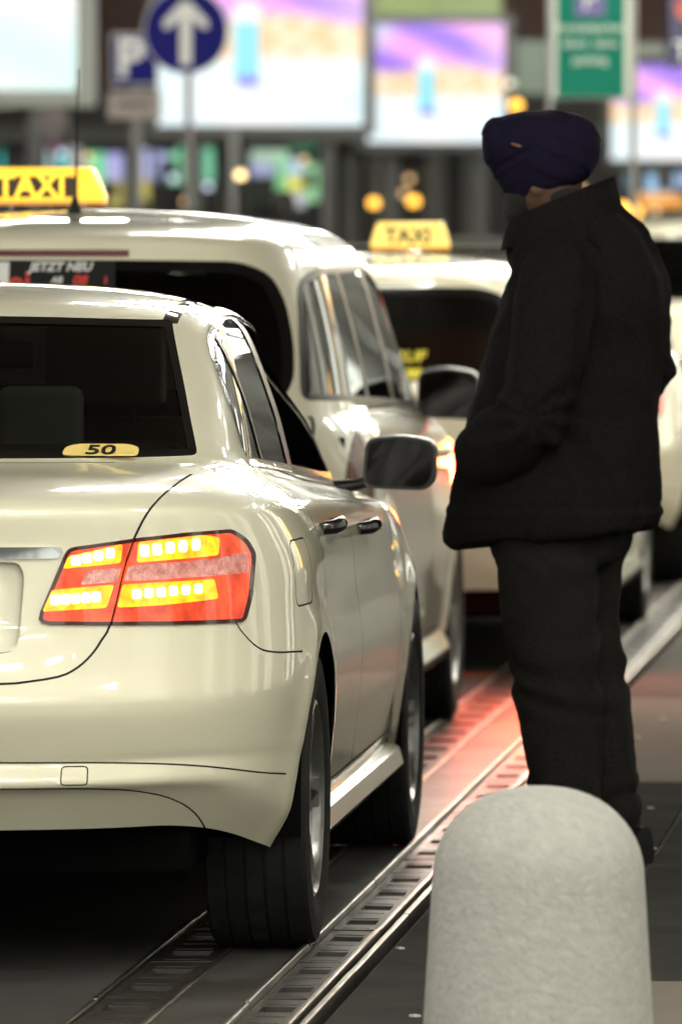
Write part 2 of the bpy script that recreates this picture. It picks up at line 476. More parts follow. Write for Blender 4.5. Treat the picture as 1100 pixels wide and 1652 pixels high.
def arch_liner(parent, y, r, x0, x1, zc):
    b = MB(); A = [PI * (-.05 + 1.1 * i / 24) for i in range(25)]; vs = []; fs = []
    for a in A:
        for xx in (x0, x1): vs.append((xx, y + r * math.cos(a), zc + r * math.sin(a)))
    for i in range(24): fs.append((2 * i, 2 * i + 1, 2 * i + 3, 2 * i + 2))
    vs += [(x0, y, zc - .1)]
    fs += [(2 * i, 2 * i + 2, len(vs) - 1) for i in range(24)]
    b.add(vs, fs)
    b.build('wheel_well', UNDER, parent, smooth=60)

def mirror(parent, p, s, m, h=.125, wd=.185):
    """door mirror; p is the foot on the door, s the side"""
    b = MB(); x0 = p[0] + .045 * s; x1 = x0 + wd * s; z0 = p[2] + .005
    front = [(x0, z0), (x0 + .01 * s, z0 + h * .98), (x0 + wd * .5 * s, z0 + h * 1.07), (x1 - .02 * s, z0 + h * .98), (x1, z0 + h * .84), (x1 - .004 * s, z0 + h * .15), (x1 - .03 * s, z0 - .005)]
    front = rounded(front, .025, 3)
    cx = (x0 + x1) / 2; cz = z0 + h / 2
    rs = []
    for dy, k in ((0, 1.), (.035, 1.02), (.075, .9), (.105, .65), (.12, .3)):
        rs.append([(cx + (a - cx) * k, p[1] + dy, cz + (z - cz) * k) for a, z in front])
    o = b.rings(rs).build('door_mirror', m, parent, smooth=40)
    b = MB()
    b.rings([[(cx + (a - cx) * .975, p[1] - .012, cz + (z - cz) * .97) for a, z in front], [(cx + (a - cx) * .99, p[1] + .004, cz + (z - cz) * .99) for a, z in front]]).build('mirror_bezel', BLACK, o, smooth=35)
    b = MB()
    b.rings([[(cx + (a - cx) * .90, p[1] - .0135, cz + (z - cz) * .87) for a, z in front], [(cx + (a - cx) * .90, p[1] - .008, cz + (z - cz) * .87) for a, z in front]]).build('mirror_glass', MIRR, o)
    b = MB(); b.tube([(p[0] - .03 * s, p[1] + .04, p[2] + .005), (p[0] + .03 * s, p[1] + .045, p[2] + .012), (p[0] + .075 * s, p[1] + .05, p[2] + .03)], [.028, .022, .024], 10, .7)
    b.build('mirror_arm', BLACK, o, smooth=60)
    return o

def handle(parent, sh, y, z, s, m):
    p = sh.x(y, z)
    if p is None: return
    x = p.x; b = MB()
    b.tube([(s * (x + .002), y - .115, z), (s * (x + .030), y - .095, z + .004), (s * (x + .036), y, z + .007), (s * (x + .030), y + .095, z + .004), (s * (x + .002), y + .115, z)], [.012, .014, .015, .014, .012], 10, 1.2)
    b.build('door_handle', m, parent, smooth=70)

def taxi_sign(parent, x, y, z, wd, h, letter_mat, panel, on=True, tx=0, tw=None, size=None, yy=None):
    """roof sign; stands on two feet"""
    yy = yy or SIGNY if on else mat('sign_unlit_yellow', (.6, .42, .04), .35)
    hw = wd / 2; t = .05
    prof = [(x - hw, z), (x + hw, z), (x + hw * .995, z + h * .18), (x + hw * .84, z + h * .94), (x + hw * .78, z + h), (x - hw * .78, z + h), (x - hw * .84, z + h * .94), (x - hw * .995, z + h * .18)]
    b = MB(); cx = x
    b.rings([[(cx + (a - cx) * .97, y - t, z + (q - z) * .97) for a, q in prof], [(a, y - t + .012, q) for a, q in prof], [(a, y + t - .012, q) for a, q in prof], [(cx + (a - cx) * .97, y + t, z + (q - z) * .97) for a, q in prof]])
    o = b.build('taxi_sign', yy, parent, smooth=35)
    b = MB(); b.box((x, y, z - .006), (wd * .99, t * 1.9, .010)); b.build('sign_base', SIGNO if on else BLACK, o)
    b = MB(); b.box((x - hw * .5, y, z - .022), (wd * .2, t * 1.5, .022)); b.box((x + hw * .5, y, z - .022), (wd * .2, t * 1.5, .022)); b.build('sign_foot', BLACK, o)
    size = size or h * .72
    if panel:
        b = MB(); b.box((x + tx, y - t - .001, z + h * .42), (tw, .004, h * .60)); b.build('letter_panel', SIGNP, o)
    lettering('TAXI', size, letter_mat, (x + tx, y - t - .0045, z + h * .42), o, bold=size * .022, depth=.0015)
    return o

def side_f(lo, hi, y0=-9, y1=99, xm=.45): return lambda C: (np.abs(C[:, 0]) > xm) & (C[:, 2] > lo) & (C[:, 2] < hi) & (C[:, 1] > y0) & (C[:, 1] < y1)
def rear_f(z0, z1, ymax): return lambda C: (C[:, 2] > z0) & (C[:, 2] < z1) & (C[:, 1] < ymax)
def circle(cy, cz, r, n=40): return [(cy + r * math.cos(2 * PI * i / n), cz + r * math.sin(2 * PI * i / n)) for i in range(n)]
def below(key, sh, yc, zc, r): sh.region(key, circle(yc, zc, r), (1, 2), side_f(-1, .78, xm=.5))

BODY = dict(name='body', mat=PAINT)
GR = dict(name='panel_gap', mat=GAP, off=-.007, walls=True)
def lamp_style(m): return dict(name='tail_light', mat=m, off=.004, walls=True, split=True)

# ---- the near saloon
def make_saloon():
    L, WB, RA = 4.87, 2.872, 1.15
    R = [  # zr  zsr  zsf  zf   w    yr   yf    lr   lf   n    m
        (.325, .205, .20, .20, .865, .17, 4.74, .95, .8, 3.0, 2.7),
        (.405, .30, .30, .28, .905, .085, 4.82, 1.0, .9, 3.0, 2.7),
        (.428, .36, .36, .34, .914, .046, 4.835, 1.05, .9, 3.0, 2.7),
        (.470, .45, .45, .42, .925, .066, 4.855, 1.03, .9, 3.0, 2.7),
        (.485, .47, .465, .44, .928, .056, 4.857, 1.04, .9, 3.0, 2.7),
        (.575, .585, .58, .55, .937, .012, 4.868, 1.08, .9, 3.0, 2.7),
        (.60, .62, .61, .58, .938, .010, 4.865, 1.08, .9, 3.0, 2.7),
        (.65, .69, .67, .62, .937, .035, 4.85, 1.07, .9, 3.0, 2.7),
        (.77, .79, .74, .68, .928, .070, 4.80, 1.05, .95, 3.0, 2.7),
        (.90, .90, .84, .76, .908, .078, 4.72, 1.04, 1.0, 3.0, 2.7),
        (.985, .97, .885, .80, .882, .065, 4.62, 1.05, 1.0, 3.0, 2.7),
        (1.012, 1.00, .905, .84, .855, .10, 4.45, 1.02, 1.0, 3.0, 2.7),
        (1.05, 1.03, .92, .93, .815, .34, 4.08, .85, .58, 3.2, 2.6),
        (1.078, 1.05, .93, .99, .782, .60, 3.84, .72, .40, 4.4, 2.6),
        (1.20, 1.19, 1.12, 1.16, .735, .87, 3.42, .66, .36, 5.4, 2.5),
        (1.375, 1.365, 1.34, 1.36, .655, 1.27, 2.88, .55, .36, 5.2, 2.5),
        (1.412, 1.402, 1.385, 1.395, .60, 1.40, 2.68, .5, .36, 3.6, 2.5),
        (1.434, 1.430, 1.418, 1.42, .46, 1.58, 2.42, .4, .3, 3, 2.5),
        (1.448, 1.446, 1.440, 1.44, .24, 1.80, 2.3, .2, .2, 2.6, 2.5),
        (1.452, 1.452, 1.450, 1.45, .0, 2.0, 2.15, .03, .03, 2, 2)]
    st = [4, 3, 4, 2, 6, 3, 3, 6, 6, 5, 4, 7, 5, 8, 9, 5, 5, 5, 4]
    tap = lambda y: 1 - .012 * np.clip((y - 2.6) / 2.2, 0, 1) ** 2 - .02 * np.clip((y - 3.9), 0, 1)
    bm = car_shell(R, st, 60, 110, 24, tap)
    # shallow flares over the wheels and a character line along the flank
    for v in bm.verts:
        s = 1 if v.co.x > 0 else -1
        if abs(v.co.x) > .6 and v.co.z < .98:
            for yc in (RA, RA + WB):
                d = math.hypot(v.co.y - yc, v.co.z - .33)
                v.co.x += s * .010 * math.exp(-((d - .37) / .07) ** 2)
            t = 1 / (1 + math.exp(-(v.co.y - 1.5) * 6)) * (1 if v.co.y < 3.6 else 0)
            v.co.x += -s * .010 * t * math.exp(-((v.co.z - .74) / .09) ** 2)
            t2 = math.exp(-((v.co.y - 1.2) / .55) ** 2)
            v.co.x += s * .012 * t2 * math.exp(-((v.co.z - .86) / .075) ** 2)
    bm.normal_update()
    root = empty('taxi_car')
    sh = Shell(bm)
    rf = rear_f(.2, 1.12, 1.0)
    G = .0048
    lens_in = [(.436, .785), (.444, .763), (.459, .757), (.579, .755), (.700, .752), (.70, .942), (.636, .934), (.496, .916)]
    lens = rounded([(.432, .757), (.834, .747), (.845, .803), (.848, .888), (.832, .92), (.805, .943), (.725, .941), (.636, .934), (.496, .916)], [.03, .012, .01, .01, .01, .01, 0, 0, .015], 3)
    lid = [(.0, .632), (.25, .634), (.40, .639), (.483, .651), (.521, .669), (.548, .695), (.566, .723), (.584, .76), (.612, .888), (.636, .952), (.66, .997), (.692, 1.042), (.726, 1.071)]
    lid = lid[:2] + smooth_path(lid[2:], 3)
    lidp = lid + [(.72, 1.0795), (-.72, 1.0795)] + [(-a, b) for a, b in lid[::-1][:-1]]
    sh.region('gap', lidp, (0, 2), rear_f(.2, 1.0785, .66), loop=G)
    sh.region('row', rounded([(.497, .898), (.604, .922), (.600, .882), (.487, .872)], .006, 2), (0, 2), rf, True)
    sh.region('row', rounded([(.633, .925), (.752, .934), (.785, .927), (.783, .89), (.63, .882)], .006, 2), (0, 2), rf, True)
    sh.region('row', rounded([(.466, .829), (.588, .838), (.574, .79), (.447, .784)], .006, 2), (0, 2), rf, True)
    sh.region('row', rounded([(.604, .838), (.777, .842), (.785, .80), (.68, .792), (.594, .790)], .006, 2), (0, 2), rf, True)
    sh.region('clear', rounded([(.536, .868), (.602, .873), (.594, .843), (.523, .839)], .004, 2), (0, 2), rf, True)
    sh.region('clear', rounded([(.615, .876), (.78, .884), (.836, .895), (.838, .850), (.725, .847), (.606, .844)], .004, 2), (0, 2), rf, True)
    sh.region('lens', grow(lens, -.008), (0, 2), rf, True)
    sh.region('lens_edge', lens, (0, 2), rf, True)
    sh.region('chrome', rounded([(-.487, .906), (-.478, .894), (0, .889), (.478, .894), (.487, .906), (.484, .918), (0, .920), (-.484, .918)], .004, 2), (0, 2), rf)
    sh.region('recess', rounded([(-.40, .70), (.40, .70), (.412, .86), (.40, .887), (-.40, .887), (-.412, .86)], .03, 3), (0, 2), rf)
    # bumper lines
    b1 = [(0, .474), (.20, .474), (.357, .473), (.545, .470), (.66, .464), (.74, .455), (.80, .443), (.85, .428), (.90, .41)]; b1 = b1[:2] + smooth_path(b1[2:], 3)
    sh.region('gap', ribbon([(-a, b) for a, b in b1[::-1][:-1]] + b1, .0036), (0, 2), rear_f(.3, .6, .86))
    b2 = [(0, .419), (.357, .419), (.508, .417), (.60, .411), (.652, .401), (.69, .387), (.72, .366), (.74, .338), (.752, .30), (.755, .28)]; b2 = b2[:1] + smooth_path(b2[1:], 4)
    sh.region('gap', ribbon([(-a, b) for a, b in b2[::-1][:-1]] + b2, .0036), (0, 2), rear_f(.2, .6, .86))
    sh.region('gap', rounded([(.487, .4255), (.539, .4245), (.539, .4625), (.487, .4632)], .008, 3), (0, 2), rear_f(.3, .6, .6), loop=.0026)
    # bumper to wing joint behind the lamp: down from the lamp corner, then level to the wheel arch
    sf = side_f(.1, 1.06, xm=.55)
    sh.region('gap', ribbon(smooth_path([(.40, .80), (.44, .735), (.50, .692), (.58, .678), (.70, .672), (.80, .668)], 4), .0042), (1, 2), sf)
    # wheel arches
    for yc in (RA, RA + WB): sh.region('arch', circle(yc, .325, .367), (1, 2), side_f(-1, .78, xm=.5))
    # side glass
    dl = [(1.19, 1.052), (1.36, 1.046), (3.47, .948), (3.40, 1.0), (3.18, 1.155), (2.92, 1.285), (2.70, 1.342), (2.40, 1.386), (2.00, 1.390), (1.64, 1.374), (1.42, 1.325), (1.26, 1.20), (1.18, 1.09)]
    dlo = rounded(dl, [.01, .1, .02, .05, .15, .15, .1, .1, .1, .12, .1, .08, .03], 3)
    gf = side_f(.93, 1.42, xm=.5)
    inner = grow(dlo, -.016)
    def slab(y0, y1): return [p for p in clip(inner, y0, y1)]
    def clip(poly, y0, y1):
        for lim, sg in ((y0, 1), (y1, -1)):
            o = []
            for i in range(len(poly)):
                a, b = poly[i], poly[(i + 1) % len(poly)]; da, db = (a[0] - lim) * sg, (b[0] - lim) * sg
                if da >= 0: o.append(a)
                if da * db < 0: t = da / (da - db); o.append((a[0] + (b[0] - a[0]) * t, a[1] + (b[1] - a[1]) * t))
            poly = o
        return poly
    sh.region('quarter_glass', grow(clip(inner, 1.0, 1.56), -.006), (1, 2), gf)
    sh.region('side_glass', grow(clip(inner, 1.59, 2.24), -.006), (1, 2), gf)
    sh.region('front_glass', grow(clip(inner, 2.34, 3.5), -.006), (1, 2), gf)
    sh.region('pillar', inner, (1, 2), gf)
    sh.region('window_chrome', dlo, (1, 2), gf)
    # rear window, windscreen, roof joint
    rw = rounded([(-.695, 1.087), (0, 1.084), (.695, 1.087), (.655, 1.20), (.583, 1.372), (.30, 1.380), (0, 1.383), (-.30, 1.380), (-.583, 1.372), (-.655, 1.20)], [.012, .2, .012, .1, .015, .1, .1, .1, .015, .1], 3)
    rwf = lambda C: (C[:, 2] > 1.079) & (C[:, 1] < 1.6)
    sh.region('rear_glass', grow(rw, -.014), (0, 2), rwf)
    sh.region('rear_seal', rw, (0, 2), rwf)
    sh.region('windscreen', rounded([(-.66, 1.0), (.66, 1.0), (.565, 1.335), (-.565, 1.335)], .03, 3), (0, 2), lambda C: (C[:, 2] > .97) & (C[:, 1] > 2.5))
    sh.region('roof_strip', [(.566, 1.20), (.597, 1.20), (.592, 2.75), (.561, 2.75)], (0, 1), lambda C: (C[:, 2] > 1.36) & (C[:, 1] < 2.8), True)
    # doors and fuel flap
    rd = rounded([(1.50, 1.05), (1.36, .98), (1.30, .86), (1.37, .70), (1.52, .54), (1.62, .33), (2.29, .33), (2.29, .99)], [.03, .06, .08, .08, .06, .05, .02, .02], 4)
    fd = rounded([(2.29, .99), (2.29, .33), (3.42, .33), (3.50, .45), (3.50, .93)], .03, 3)
    df = side_f(.25, 1.07, 1.0, 3.8, .6)
    sh.region('gap', rd, (1, 2), df, loop=.006)
    sh.region('gap', fd, (1, 2), df, loop=.006)
    sh.region('gap', rounded([(.78, .765), (.99, .765), (1.0, .905), (.79, .905)], .03, 4), (1, 2), lambda C: (C[:, 0] > .6) & (C[:, 1] < 1.4) & (C[:, 1] > .5), loop=.004)
    sh.region('lid', lidp, (0, 2), rear_f(.2, 1.079, .67))
    sh.region('rear_door', rd, (1, 2), df); sh.region('front_door', fd, (1, 2), df)
    sh.region('head', rounded([(4.30, .66), (4.70, .60), (4.70, .74), (4.35, .80)], .03, 3), (1, 2), side_f(.5, .85, 4.1, 4.9, .4))
    out = sh.finish(root, dict(
        body=BODY, gap=GR, lens=dict(name='tail_light', mat=LENS_R, off=.005, walls=True, split=True), lens_edge=dict(name='lens_edge', mat=LENS_EDGE, off=.005, walls=True, split=True),
        row=dict(name='light_row', mat=ROW, off=.0035, split=True), clear=dict(name='reversing_light', mat=LENS_C, off=.0035, split=True),
        chrome=dict(name='chrome_strip', mat=CHROME, off=.006, walls=True), recess=dict(name='plate_recess', mat=PAINT, move=(0, .028, 0), walls=True),
        quarter_glass=dict(name='quarter_window', mat=GLASS, off=-.006, split=True), side_glass=dict(name='side_window', mat=GLASS, off=-.006, split=True),
        pillar=dict(name='window_pillar', mat=BLACK, off=-.003, split=True),
        window_chrome=dict(name='window_trim', mat=CHROME, off=.003, walls=True, split=True), rear_glass=dict(name='rear_window', mat=GLASS, off=-.003),
        rear_seal=dict(name='window_seal', mat=SEAL, off=-.001), windscreen=dict(name='windscreen', mat=glass('windscreen_glass', (.45, .48, .46)), off=-.002),
        roof_strip=dict(name='roof_strip', mat=SEAL, off=-.005, walls=True, split=True), lid=dict(name='boot_lid', mat=PAINT),
        rear_door=dict(name='rear_door', mat=PAINT, split=True), front_door=dict(name='front_door', mat=PAINT, split=True), head=dict(name='headlight', mat=HEADL, off=.003, split=True)))
    for k in ('', '_l'):
        for n in ('lens_edge', 'row', 'clear'):
            if n + k in out and 'lens' + k in out: out[n + k].parent = out['lens' + k]
    # single lamps in the lit rows
    ledm = None
    def led(x, z, wd, h, par):
        nonlocal ledm
        p = sh2.ray_cast(Vector((x, -3, z)), Vector((0, 1, 0)))
        if p[0] is None: return
        if ledm is None:
            c = MB(); c.rings([[(a * .5, 0, b * .5) for a, b in rounded([(-1, -1), (1, -1), (1, 1), (-1, 1)], .5, 2)], [(a * .42, -.004, b * .42) for a, b in rounded([(-1, -1), (1, -1), (1, 1), (-1, 1)], .5, 2)]])
            o = c.build('led', LED, par); ledm = o.data
        else:
            o = bpy.data.objects.new('led', ledm); COL.objects.link(o); o.parent = par
        o.location = p[0] + p[1] * .004; o.scale = (wd * 1.16, 1, h * 1.12); o.rotation_euler = (0, 0, math.atan2(p[1].x, -p[1].y))
    sh2 = sh.bvh
    for s, k in ((1, ''), (-1, '_l')):
        par = out.get('lens' + k)
        for i in range(4): led(s * (.513 + i * .022), .889 + i * .0045, .019, .019, par)
        for i in range(5): led(s * (.645 + i * .024), .906 + i * .0022, .021, .023, par)
        for i in range(5): led(s * (.473 + i * .020), .808 + i * .0012, .018, .020, par)
        for i in range(6): led(s * (.632 + i * .023), .817 + i * .0012, .020, .019, par)
    for yc in (RA, RA + WB):
        for s in (1, -1):
            make_wheel(root, s * (.938 - .12), yc, .327, .235, s, 5)
            arch_liner(root, yc, .366, s * .52, s * .925, .325)
    b = MB(); b.span((-.72, .45, .21), (.72, 4.6, .32)); b.build('underbody', UNDER, root, bevel=.02)
    b = MB(); b.span((-.74, .55, .30), (.74, 3.5, .34)); b.build('cabin_floor', UNDER, root)
    # inside: parcel shelf, seats, dashboard
    b = MB(); b.span((-.70, .62, 1.035), (.70, 1.10, 1.05)); b.build('parcel_shelf', SEAT, root)
    b = MB(); b.box((0, 1.28, .62), (1.3, .5, .16)); b.box((0, 1.12, .86), (1.3, .14, .5)); o = b.build('seat', SEATR, root, bevel=.05, seg=3)
    for x, m in ((.325, SEAT), (-.33, SEAT), (0, SEAT)):
        h = MB(); h.box((x, 1.12, 1.15), (.185 if x else .15, .08, .16 if x else .10)); h.build('headrest', mat('headrest_grey', (.13, .13, .125), .9, bump=(300, .3, .003)), o, bevel=.025, seg=3)
    make_seat(root, .36, 2.35, .44, SEATR); make_seat(root, -.36, 2.35, .44, SEATR)
    b = MB(); b.span((-.74, 3.10, .55), (.74, 3.60, .985)); b.build('dashboard', BLACK, root, bevel=.05)
    b = MB(); b.lathe([(.175, -.012), (.187, 0), (.175, .012), (.163, 0), (.175, -.012)], (-.36, 2.92, .90), 'y', 28, close_start=False, close_end=False); b.build('steering_wheel', BLACK, root, smooth=60)
    b = MB(); b.box((0, 2.72, 1.27), (.24, .03, .07)); b.build('inside_mirror', BLACK, root, bevel=.012)
    mirror(root, sh.x(3.42, .925) + Vector((-.01, .0, .0)), 1, BLACK)
    p = sh.x(3.42, .925); mirror(root, Vector((-p.x + .01, p.y, p.z)), -1, BLACK)
    for s in (1, -1):
        handle(root, sh, 1.60, .905, s, HCHR); handle(root, sh, 2.62, .865, s, HCHR)
    b = MB(); b.span((-.26, .075, .74), (.26, .085, .85)); b.build('number_plate', mat('plate_white', (.75, .75, .72), .4), root, bevel=.003)
    # sill strip
    for s in (1, -1):
        rs = []
        for y in np.linspace(1.50, 3.66, 12): rs.append([(s * (.845 + dx), y, z) for dx, z in ((0, .20), (.06, .205), (.085, .235), (.075, .275), (.04, .30), (0, .30))])
        MB().rings(rs).build('sill', PAINT, root, smooth=40)
    return root, sh

# ---- people carrier and estate share one builder
def make_tall(cfg):
    RA, WB = cfg['ra'], cfg['wb']; L = cfg['len']; H = cfg['h']; wd = cfg['w']; bz = cfg['belt']; sl = cfg['slope']
    zt = cfg['zt']                                  # top of the rear window
    R = [(.30, .22, .21, .21, wd * .93, .12, L - .1, .8, .8, 3.4, 2.7),
         (.40, .33, .31, .30, wd * .97, .05, L - .03, .85, .85, 3.4, 2.7),
         (.52, .50, .48, .45, wd * .99, .01, L, .9, .9, 3.4, 2.7),
         (.58, .58, .56, .52, wd, .0, L, .9, .9, 3.4, 2.7),
         (.66, .68, .64, .60, wd * .998, .035, L - .02, .9, .9, 3.4, 2.7),
         (.82, .82, .76, .70, wd * .985, .06, L - .08, .9, .95, 3.6, 2.7),
         (bz - .06, bz - .03, bz - .08, .80, wd * .955, .085, L - .22, .85, .95, 3.8, 2.7),
         (bz, bz + .02, bz - .03, .88, wd * .915, .11, L - .5, .8, .8, 4.0, 2.7),
         (bz + .04, bz + .05, bz, .98, wd * .88, .13, L - .85, .75, .36, 4.2, 2.7),
         (bz + .5 * (zt - bz), bz + .5 * (zt - bz), bz + .4 * (zt - bz), bz + .45 * (zt - bz), wd * .83, .13 + sl * .5, L - 1.13, .72, .32, 4.4, 2.6),
         (zt, zt + .01, zt - .02, zt - .02, wd * .745, .13 + sl, L - 1.52, .65, .34, 4.4, 2.5),
         (zt + (H - zt) * .42, zt + (H - zt) * .5, zt + (H - zt) * .42, zt + (H - zt) * .4, wd * .68, .13 + sl * 1.1, L - 1.78, .6, .4, 4.2, 2.5),
         (zt + (H - zt) * .66, zt + (H - zt) * .78, zt + (H - zt) * .7, zt + (H - zt) * .66, wd * .55, .16 + sl * 1.4, L - 1.95, .5, .3, 3.6, 2.5),
         (zt + (H - zt) * .88, zt + (H - zt) * .94, zt + (H - zt) * .92, zt + (H - zt) * .9, wd * .28, .5 + sl * 2, L - 2.2, .3, .3, 3, 2.5),
         (H, H, H, H, 0, 1.2, L - 2.35, .03, .03, 2, 2)]
    bm = car_shell(R, [3, 3, 3, 3, 4, 4, 3, 3, 6, 6, 5, 4, 4, 3], 34, 60, 18, lambda y: 1 - .03 * np.clip((y - L + 1.2), 0, 1))
    for v in bm.verts:
        if abs(v.co.x) > .6 and v.co.z < bz:
            for yc in (RA, RA + WB):
                d = math.hypot(v.co.y - yc, v.co.z - .33); v.co.x += (1 if v.co.x > 0 else -1) * .014 * math.exp(-((d - .37) / .06) ** 2)
            v.co.x += (1 if v.co.x > 0 else -1) * .014 * math.exp(-((v.co.z - bz + .12) / .045) ** 2)
    bm.normal_update()
    root = empty('taxi_car'); sh = Shell(bm, .14)
    zr = bz + .075
    hp = [(.70, zr), (.735, zr + .06), (.728, zr + .6 * (zt - zr) - .08), (.695, zt - .12), (.645, zt - .035), (.55, zt), (.2, zt + .004)]
    rw = rounded([(-wd * a_, b_) for a_, b_ in hp] + [(wd * a_, b_) for a_, b_ in hp[::-1]], .05, 3)
    rwf = lambda C: (C[:, 2] > bz + .02) & (C[:, 1] < .45 + sl * 1.2)
    sh.region('rear_glass', grow(rw, -.03), (0, 2), rwf); sh.region('rear_seal', rw, (0, 2), rwf)
    lm = cfg['lamp']
    for i, (m, p) in enumerate(lm): sh.region('lamp%d' % i, rounded(p, .012, 3), (0, 2), rear_f(.4, 1.3, .6), True)
    lidw = wd * .80
    lidp = rounded([(-lidw * .92, .62), (lidw * .92, .62), (lidw, .70), (lidw, .9), (lidw * 1.0, bz + .05), (-lidw, bz + .05), (-lidw, .9), (-lidw, .70)], .04, 3)
    sh.region('gap', lidp, (0, 2), rear_f(.3, bz + .04, .5), loop=.008)
    sh.region('gap', ribbon([(-wd * .97, .50), (-.4, .50), (.4, .50), (wd * .97, .50)], .008), (0, 2), rear_f(.3, .6, .8))
    for yc in (RA, RA + WB): sh.region('arch', circle(yc, .325, .365, 30), (1, 2), side_f(-1, .78, xm=.5))
    y0, y1 = .24 + sl, L - 1.0
    top = zt - .02
    dl = rounded([(y0 - .18, bz + .085), (y1, bz - .005), (y1 - .35, bz + .22), (y1 - .72, top - .04), (y1 - 1.0, top), (y0 + .35, top), (y0 + .12, top - .03)], [.05, .02, .1, .15, .1, .1, .08], 3)
    gf = side_f(bz - .05, zt + .03, .25, 9, .5); inner = grow(dl, -.016)
    ys = cfg['pillars']; edges = [y0 - .5] + [v for a, b in ys for v in (a, b)] + [9]
    for i in range(0, len(edges), 2):
        poly = inner
        for lim, sg in ((edges[i], 1), (edges[i + 1], -1)):
            o = []
            for j in range(len(poly)):
                a, b = poly[j], poly[(j + 1) % len(poly)]; da, db = (a[0] - lim) * sg, (b[0] - lim) * sg
                if da >= 0: o.append(a)
                if da * db < 0: t = da / (da - db); o.append((a[0] + (b[0] - a[0]) * t, a[1] + (b[1] - a[1]) * t))
            poly = o
        sh.region('side_glass%d' % i, grow(poly, -.004), (1, 2), gf)
    sh.region('pillar', inner, (1, 2), gf); sh.region('trim', dl, (1, 2), gf)
    sh.region('windscreen', rounded([(-wd * .78, bz + .03), (wd * .78, bz + .03), (wd * .70, zt - .05), (-wd * .70, zt - .05)], .03, 3), (0, 2), lambda C: (C[:, 2] > bz + .02) & (C[:, 1] > L - 1.75))
    df = side_f(.25, bz + .08, .6, L - .8, .6)
    ym = ys[-1][0] + .05
    rd = rounded([(ym, bz + .03), (RA + .36, bz + .04), (RA + .28, .8), (RA + .45, .5), (RA + .5, .33), (ym, .33)], .05, 3)
    fd = rounded([(ym, bz + .03), (ym, .33), (RA + WB - .5, .33), (RA + WB - .44, .5), (RA + WB - .44, bz - .02)], .03, 3)
    sh.region('gap', rd, (1, 2), df, loop=.007); sh.region('gap', fd, (1, 2), df, loop=.007)
    sh.region('lid', lidp, (0, 2), rear_f(.3, bz + .045, .5)); sh.region('rear_door', rd, (1, 2), df); sh.region('front_door', fd, (1, 2), df)
    sh.region('head', rounded([(L - .55, .66), (L - .15, .60), (L - .15, .72), (L - .5, .80)], .03, 3), (1, 2), side_f(.5, .85, L - .8, L, .3))
    sty = dict(body=BODY, gap=GR, rear_glass=dict(name='rear_window', mat=GLASSD, off=-.003), rear_seal=dict(name='window_seal', mat=SEAL, off=-.001), pillar=dict(name='window_pillar', mat=BLACK, off=-.003, split=True),
               trim=dict(name='window_trim', mat=BLACK, off=.002, walls=True, split=True), windscreen=dict(name='windscreen', mat=GLASS, off=-.002), lid=dict(name='tailgate', mat=PAINT),
               rear_door=dict(name='rear_door', mat=PAINT, split=True), front_door=dict(name='front_door', mat=PAINT, split=True), head=dict(name='headlight', mat=HEADL, off=.003, split=True))
    for i in range(0, len(edges), 2): sty['side_glass%d' % i] = dict(name='side_window', mat=GLASSD, off=-.005, split=True)
    for i, (m, p) in enumerate(lm): sty['lamp%d' % i] = lamp_style(m)
    sh.finish(root, sty)
    for yc in (RA, RA + WB):
        for s in (1, -1):
            make_wheel(root, s * (wd - .115), yc, .325, .215, s, 5); arch_liner(root, yc, .363, s * .52, s * (wd - .015), .325)
    b = MB(); b.span((-.78, .3, .20), (.78, L - .3, .31)); b.build('underbody', UNDER, root, bevel=.02)
    MB().span((-.80, .43, .33), (.80, .45, bz - .02)).build('lamp_blocker', UNDER, root)  # unseen sheet added to keep the brake lamp glow out of the cabin
    b = MB(); b.box((0, 1.1 + sl, .70), (1.3, .5, .16)); b.box((0, .92 + sl, .95), (1.3, .14, .5)); o = b.build('seat', SEAT, root, bevel=.05, seg=3)
    for x in (.36, -.36): make_seat(root, x, 2.3 + sl * .5, .62, SEAT)
    b = MB(); b.span((-.7, L - 1.55, .6), (.7, L - 1.25, bz - .03)); b.build('dashboard', BLACK, root, bevel=.05)
    ymr = cfg['mirror_y']; p = sh.x(ymr, bz - .035)
    for s in (1, -1): mirror(root, Vector((s * (p.x - .085), p.y, p.z + .0)), s, cfg['mirror_mat'], .15, .20)
    for s in (1, -1):
        handle(root, sh, ym - .25, bz - .12, s, PAINT); handle(root, sh, ym + .30, bz - .13, s, PAINT)
    for s in (1, -1):
        MB().rings([[(s * (wd - .085 + dx), y, z) for dx, z in ((0, .21), (.06, .215), (.08, .25), (.06, .30), (0, .31))] for y in np.linspace(RA + .37, RA + WB - .37, 8)]).build('sill', PAINT, root, smooth=40)
    b = MB(); b.box((0, .05, .56), (.52, .02, .11)); b.build('number_plate', MATS.get('plate_white') or mat('plate_white', (.75, .75, .72), .4), root, bevel=.003)
    return root, sh

